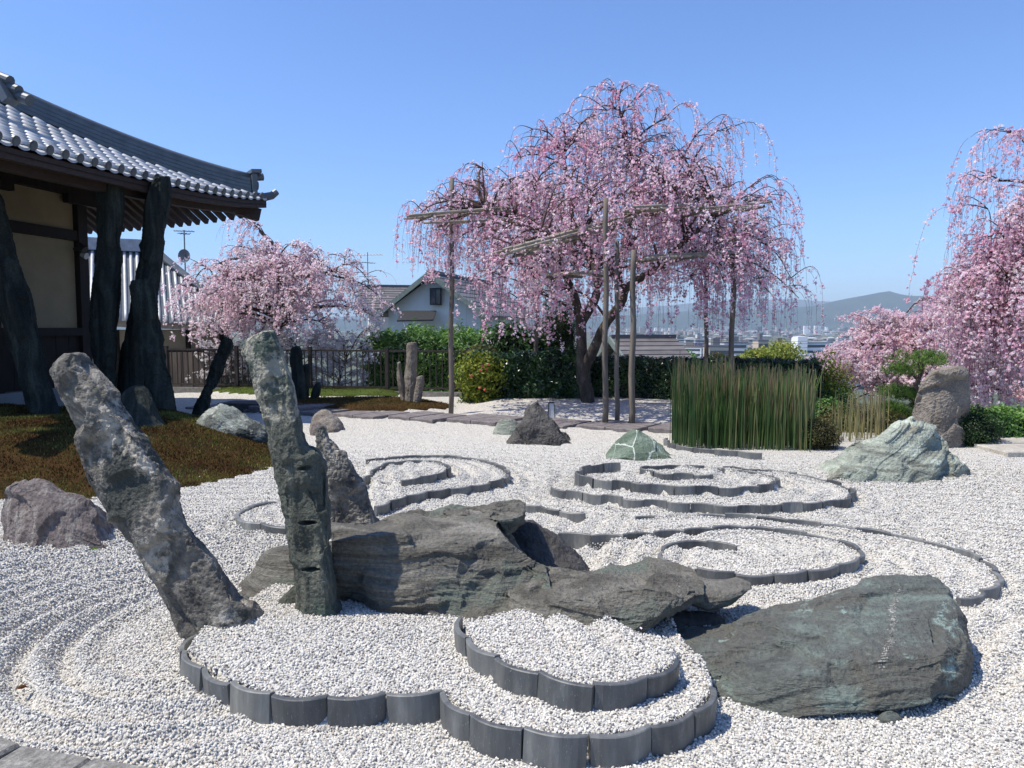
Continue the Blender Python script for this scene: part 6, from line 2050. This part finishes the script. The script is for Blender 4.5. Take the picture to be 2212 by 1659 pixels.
M_HILL = plain_mat('wooded_hill', (.03, .05, .038), .95, .05, 0, .5, .004)
def hills(name, label, Y, prof, seed, depth=2600):
    prof = np.array(prof, float)
    xs = np.linspace(-900, 3100, 170)
    x = (xs - CX) / FV * Y
    h = np.array([at(v, np.interp(v, prof[:, 0], prof[:, 1]), Y)[2] for v in xs])
    h = h + 14 * fbm(np.stack([x / 420, 0 * x + seed, 0 * x], 1), 4)
    rows = 22
    V = []
    for r in range(rows):
        t = r / (rows - 1)
        y = Y - depth * .55 + depth * t
        f = math.sin(math.pi * t) ** 1.1 if t < 1 else 0
        P = np.stack([x / 300, 0 * x + y / 300, 0 * x + seed], 1)
        zz = -30 + (h + 30) * (f * (1 + 0 * x)) * (1 - .30 * np.abs(fbm(P, 4)) * (1 - f * f * .9))
        V.append(np.stack([x * (y / Y), 0 * x + y, zz], 1))
    V = np.vstack(V)
    n = len(xs)
    i = np.arange(rows - 1)[:, None] * n + np.arange(n - 1)[None, :]
    Q = np.stack([i, i + 1, i + n + 1, i + n], -1).reshape(-1, 4)
    o = obj(name, mesh_data(name, V, Q, M_HILL, True))
    tag(o, label, 'hills', kind='structure')
hills('hills', 'wooded hills across the plain', 8200, [(-900, 690), (600, 690), (1200, 690), (1500, 672), (1680, 668), (1760, 660), (1830, 645), (1885, 634), (1915, 630), (1950, 640), (2000, 641), (2080, 632), (2200, 640), (2400, 650), (3100, 665)], 3.0)
hills('hills', 'farther paler range of hills on the horizon', 13500, [(-900, 690), (700, 685), (1300, 672), (1500, 655), (1700, 646), (1780, 652), (1900, 655), (2100, 650), (2400, 655), (3100, 670)], 7.0, 3500)

# ---- the city
CITYC = [(.62, .62, .60), (.50, .49, .46), (.40, .36, .31), (.30, .31, .33), (.55, .45, .34), (.22, .22, .23), (.70, .70, .70)]
M_CITY = [plain_mat('city_wall', c, .8, .2, 0, .12, .1) for c in CITYC]
M_CROOF = [plain_mat('city_roof', c, .8, .2, 0, .15, .1) for c in ((.16, .16, .17), (.28, .28, .28), (.20, .17, .15), (.36, .38, .40))]
M_CWIN = plain_mat('city_window', (.05, .06, .07), .25, .5)
def block_mesh(kind, wm, rm):
    """unit footprint building, 1 high, with roof edge and window bands"""
    mb = MB().box(-.5, .5, -.5, .5, 0, 1)
    me_v = mb
    return me_v
CITY_ME = []
for i, wm in enumerate(M_CITY):
    for rk in range(2):
        rm = M_CROOF[(i + rk * 2) % 4]
        me = MB().box(-.5, .5, -.5, .5, 0, .94)
        if rk == 0:        # flat roof with a plant room
            rf = MB().box(-.52, .52, -.52, .52, .942, 1.0).box(-.2, .12, -.15, .2, 1.002, 1.22)
        else:              # hipped roof
            V = [(-.56, -.56, .942), (.56, -.56, .942), (.56, .56, .942), (-.56, .56, .942), (-.25, 0, 1.35), (.25, 0, 1.35)]
            rf = MB().add(np.array(V), [[0, 1, 5, 4], [2, 3, 4, 5]], [[1, 2, 5], [3, 0, 4]])
        win = MB()
        nf = 3 if rk == 0 else 2
        for f in range(nf):
            z0 = (f + .35) / nf * .9
            win.box(-.44, .44, -.508, -.502, z0, z0 + .38 / nf)
            win.box(.502, .508, -.42, .42, z0, z0 + .38 / nf)
        CITY_ME.append((me.data('wall', wm), rf.data('roof', rm), win.data('window_band', M_CWIN)))
rng = random.Random(21)
def city_block(x, y, w, d, h, k, label, group=None, rz=0.0, lift=0.0, name='city_building'):
    z = float(far_z(np.array(x), np.array(y))) + lift
    r = empty(name, (x, y, z), rz)
    tag(r, label, 'building', group)
    for me, nm in zip(CITY_ME[k], ('wall', 'roof', 'window_band')):
        o = obj(nm, me, r); o.scale = (w, d, h)
    return r
G_C = 'buildings of the city on the plain'
cnt = 0
for k in range(230):
    t = rng.random()
    Y = 330 * (9.0 ** (t ** .8))
    vx = rng.uniform(1330, 1960) if k % 6 else rng.uniform(1960, 2250)
    x = (vx - CX) / FV * Y
    w = rng.uniform(9, 22) * (1 + .4 * (Y > 1500)); h = rng.choice([6, 7, 8, 9, 11, 14]) * (1 + .35 * (Y > 1500))
    kk = rng.randrange(14)
    if kk % 2: h = rng.uniform(6, 8)
    city_block(x, Y, w, rng.uniform(8, 16), h, kk, 'small building far off in the hazy city', G_C, rng.uniform(-.5, .5))
# a few that stand out
def named(vx0, vx1, vyt, Y, k, label, d=14):
    a, b = at(vx0, vyt, Y), at(vx1, vyt, Y)
    z = float(far_z(np.array((a[0] + b[0]) / 2), np.array(Y)))
    return city_block((a[0] + b[0]) / 2, Y, b[0] - a[0], d, a[2] - z, k, label)
wt = empty('office_building', tuple(at(1750, 800, 420))); tag(wt, 'white office building with a tall stair tower and banded windows, right of the hedge', 'building')
wo_ = np.array(wt.location)
a, b = at(1718, 727, 420), at(1737, 790, 420)
zb = -32.0
M_OFF = plain_mat('office_white', (.80, .80, .80), .7, .2, 0, .04, .1)
MB().box(a[0] - wo_[0], b[0] - wo_[0], -4, 6, zb - wo_[2], a[2] - wo_[2]).build('stair_tower', M_OFF, wt)
a2, b2 = at(1738, 738, 420), at(1788, 790, 420)
MB().box(a2[0] - wo_[0] + .15, b2[0] - wo_[0], -2, 10, zb - wo_[2], a2[2] - wo_[2] - .6).build('wall', M_OFF, wt)
MB().box(a2[0] - wo_[0] + .1, b2[0] - wo_[0] + .5, -2.5, 10.5, a2[2] - wo_[2] - .595, a2[2] - wo_[2]).build('roof', M_CROOF[3], wt)
for vy in (745, 757, 769):
    c0, c1 = at(1741, vy, 420), at(1786, vy + 5, 420)
    MB().box(c0[0] - wo_[0], c1[0] - wo_[0], -2.25, -2.05, c1[2] - wo_[2], c0[2] - wo_[2]).build('window_band', M_CWIN, wt)
    MB().box(b2[0] - wo_[0] + .01, b2[0] - wo_[0] + .2, -1.5, 9.5, c1[2] - wo_[2], c0[2] - wo_[2]).build('window_band', M_CWIN, wt)
named(1790, 1850, 742, 560, 6, 'long low grey building right of the white office building')
named(1632, 1654, 733, 600, 8, 'tan square building left of the white office building')
named(1525, 1570, 745, 470, 8, 'ochre building seen between the trellis posts')
named(1560, 1610, 738, 700, 0, 'wide pale building beyond the trellis posts')
named(1668, 1700, 740, 640, 4, 'brown building just left of the white office building')
named(1798, 1832, 762, 330, 0, 'white stepped apartment house right of the office building')
named(1400, 1440, 748, 520, 6, 'grey flat-roofed building behind the cherry trunk')
# tiny far roofs, beyond counting
def far_city():
    r = np.random.default_rng(2)
    n = 5200
    Y = 3000 * (2.3 ** r.random(n))
    vx = r.uniform(1000, 2400, n)
    x = (vx - CX) / FV * Y
    w = r.uniform(8, 30, n); h = r.uniform(5, 16, n) * (1 + (r.random(n) < .06) * 1.5); d = r.uniform(8, 25, n)
    z = far_z(x, Y)
    c = np.array([(-1, -1, 0), (1, -1, 0), (1, 1, 0), (-1, 1, 0), (-1, -1, 1), (1, -1, 1), (1, 1, 1), (-1, 1, 1)], float)
    V = np.stack([x[:, None] + c[None, :, 0] * w[:, None] / 2, Y[:, None] + c[None, :, 1] * d[:, None] / 2, z[:, None] + c[None, :, 2] * h[:, None]], -1).reshape(-1, 3)
    f = np.array([[4, 5, 6, 7], [0, 1, 5, 4], [1, 2, 6, 5], [3, 0, 4, 7]])
    Q = (np.arange(n)[:, None, None] * 8 + f[None]).reshape(-1, 4)
    col = np.array(CITYC)[r.integers(0, 7, n)] * r.uniform(.6, 1.2, n)[:, None]
    o = obj('far_city', mesh_data('far_city', V, Q, leaf_mat('far_city_paint', .8, .2, 0.0), False, np.repeat(col, 8, 0)))
    tag(o, 'mass of tiny roofs of the far city below the hills', 'city', kind='stuff')
far_city()
# power lines across the view
M_WIRE = plain_mat('wire', (.05, .05, .055), .6, .3)
for k, (y0, y1) in enumerate(((716, 728), (722, 733), (733, 741), (752, 758))):
    a, b = at(1330, y0, 120), at(1900, y1, 150)
    P = [a + (b - a) * t + np.array([0, 0, -1.2 * 4 * t * (1 - t)]) for t in np.linspace(0, 1, 14)]
    o = MB().tube(P, .03, 4, False).build('power_line', M_WIRE, None, tuple(P[0]))
    tag(o, ('highest', 'second highest', 'third highest', 'lowest')[k] + ' of four thin power lines crossing the view of the city', 'wire', 'power lines over the city')

# ---- the air
hz = MB().box(-16000, 16000, -400, 17500, -60, 560).build('haze', None, None)
m = bpy.data.materials.new('haze_air'); m.use_nodes = True
nt = m.node_tree; nt.nodes.clear()
out = nt.nodes.new('ShaderNodeOutputMaterial'); pv = nt.nodes.new('ShaderNodeVolumePrincipled')
pv.inputs['Color'].default_value = (.70, .85, 1.0, 1); pv.inputs['Density'].default_value = 8.5e-5; pv.inputs['Anisotropy'].default_value = 0.0
nt.links.new(pv.outputs[0], out.inputs['Volume'])
hz.data.materials.append(m)
tag(hz, 'pale summer haze hanging over the plain and the hills', 'haze', kind='stuff')
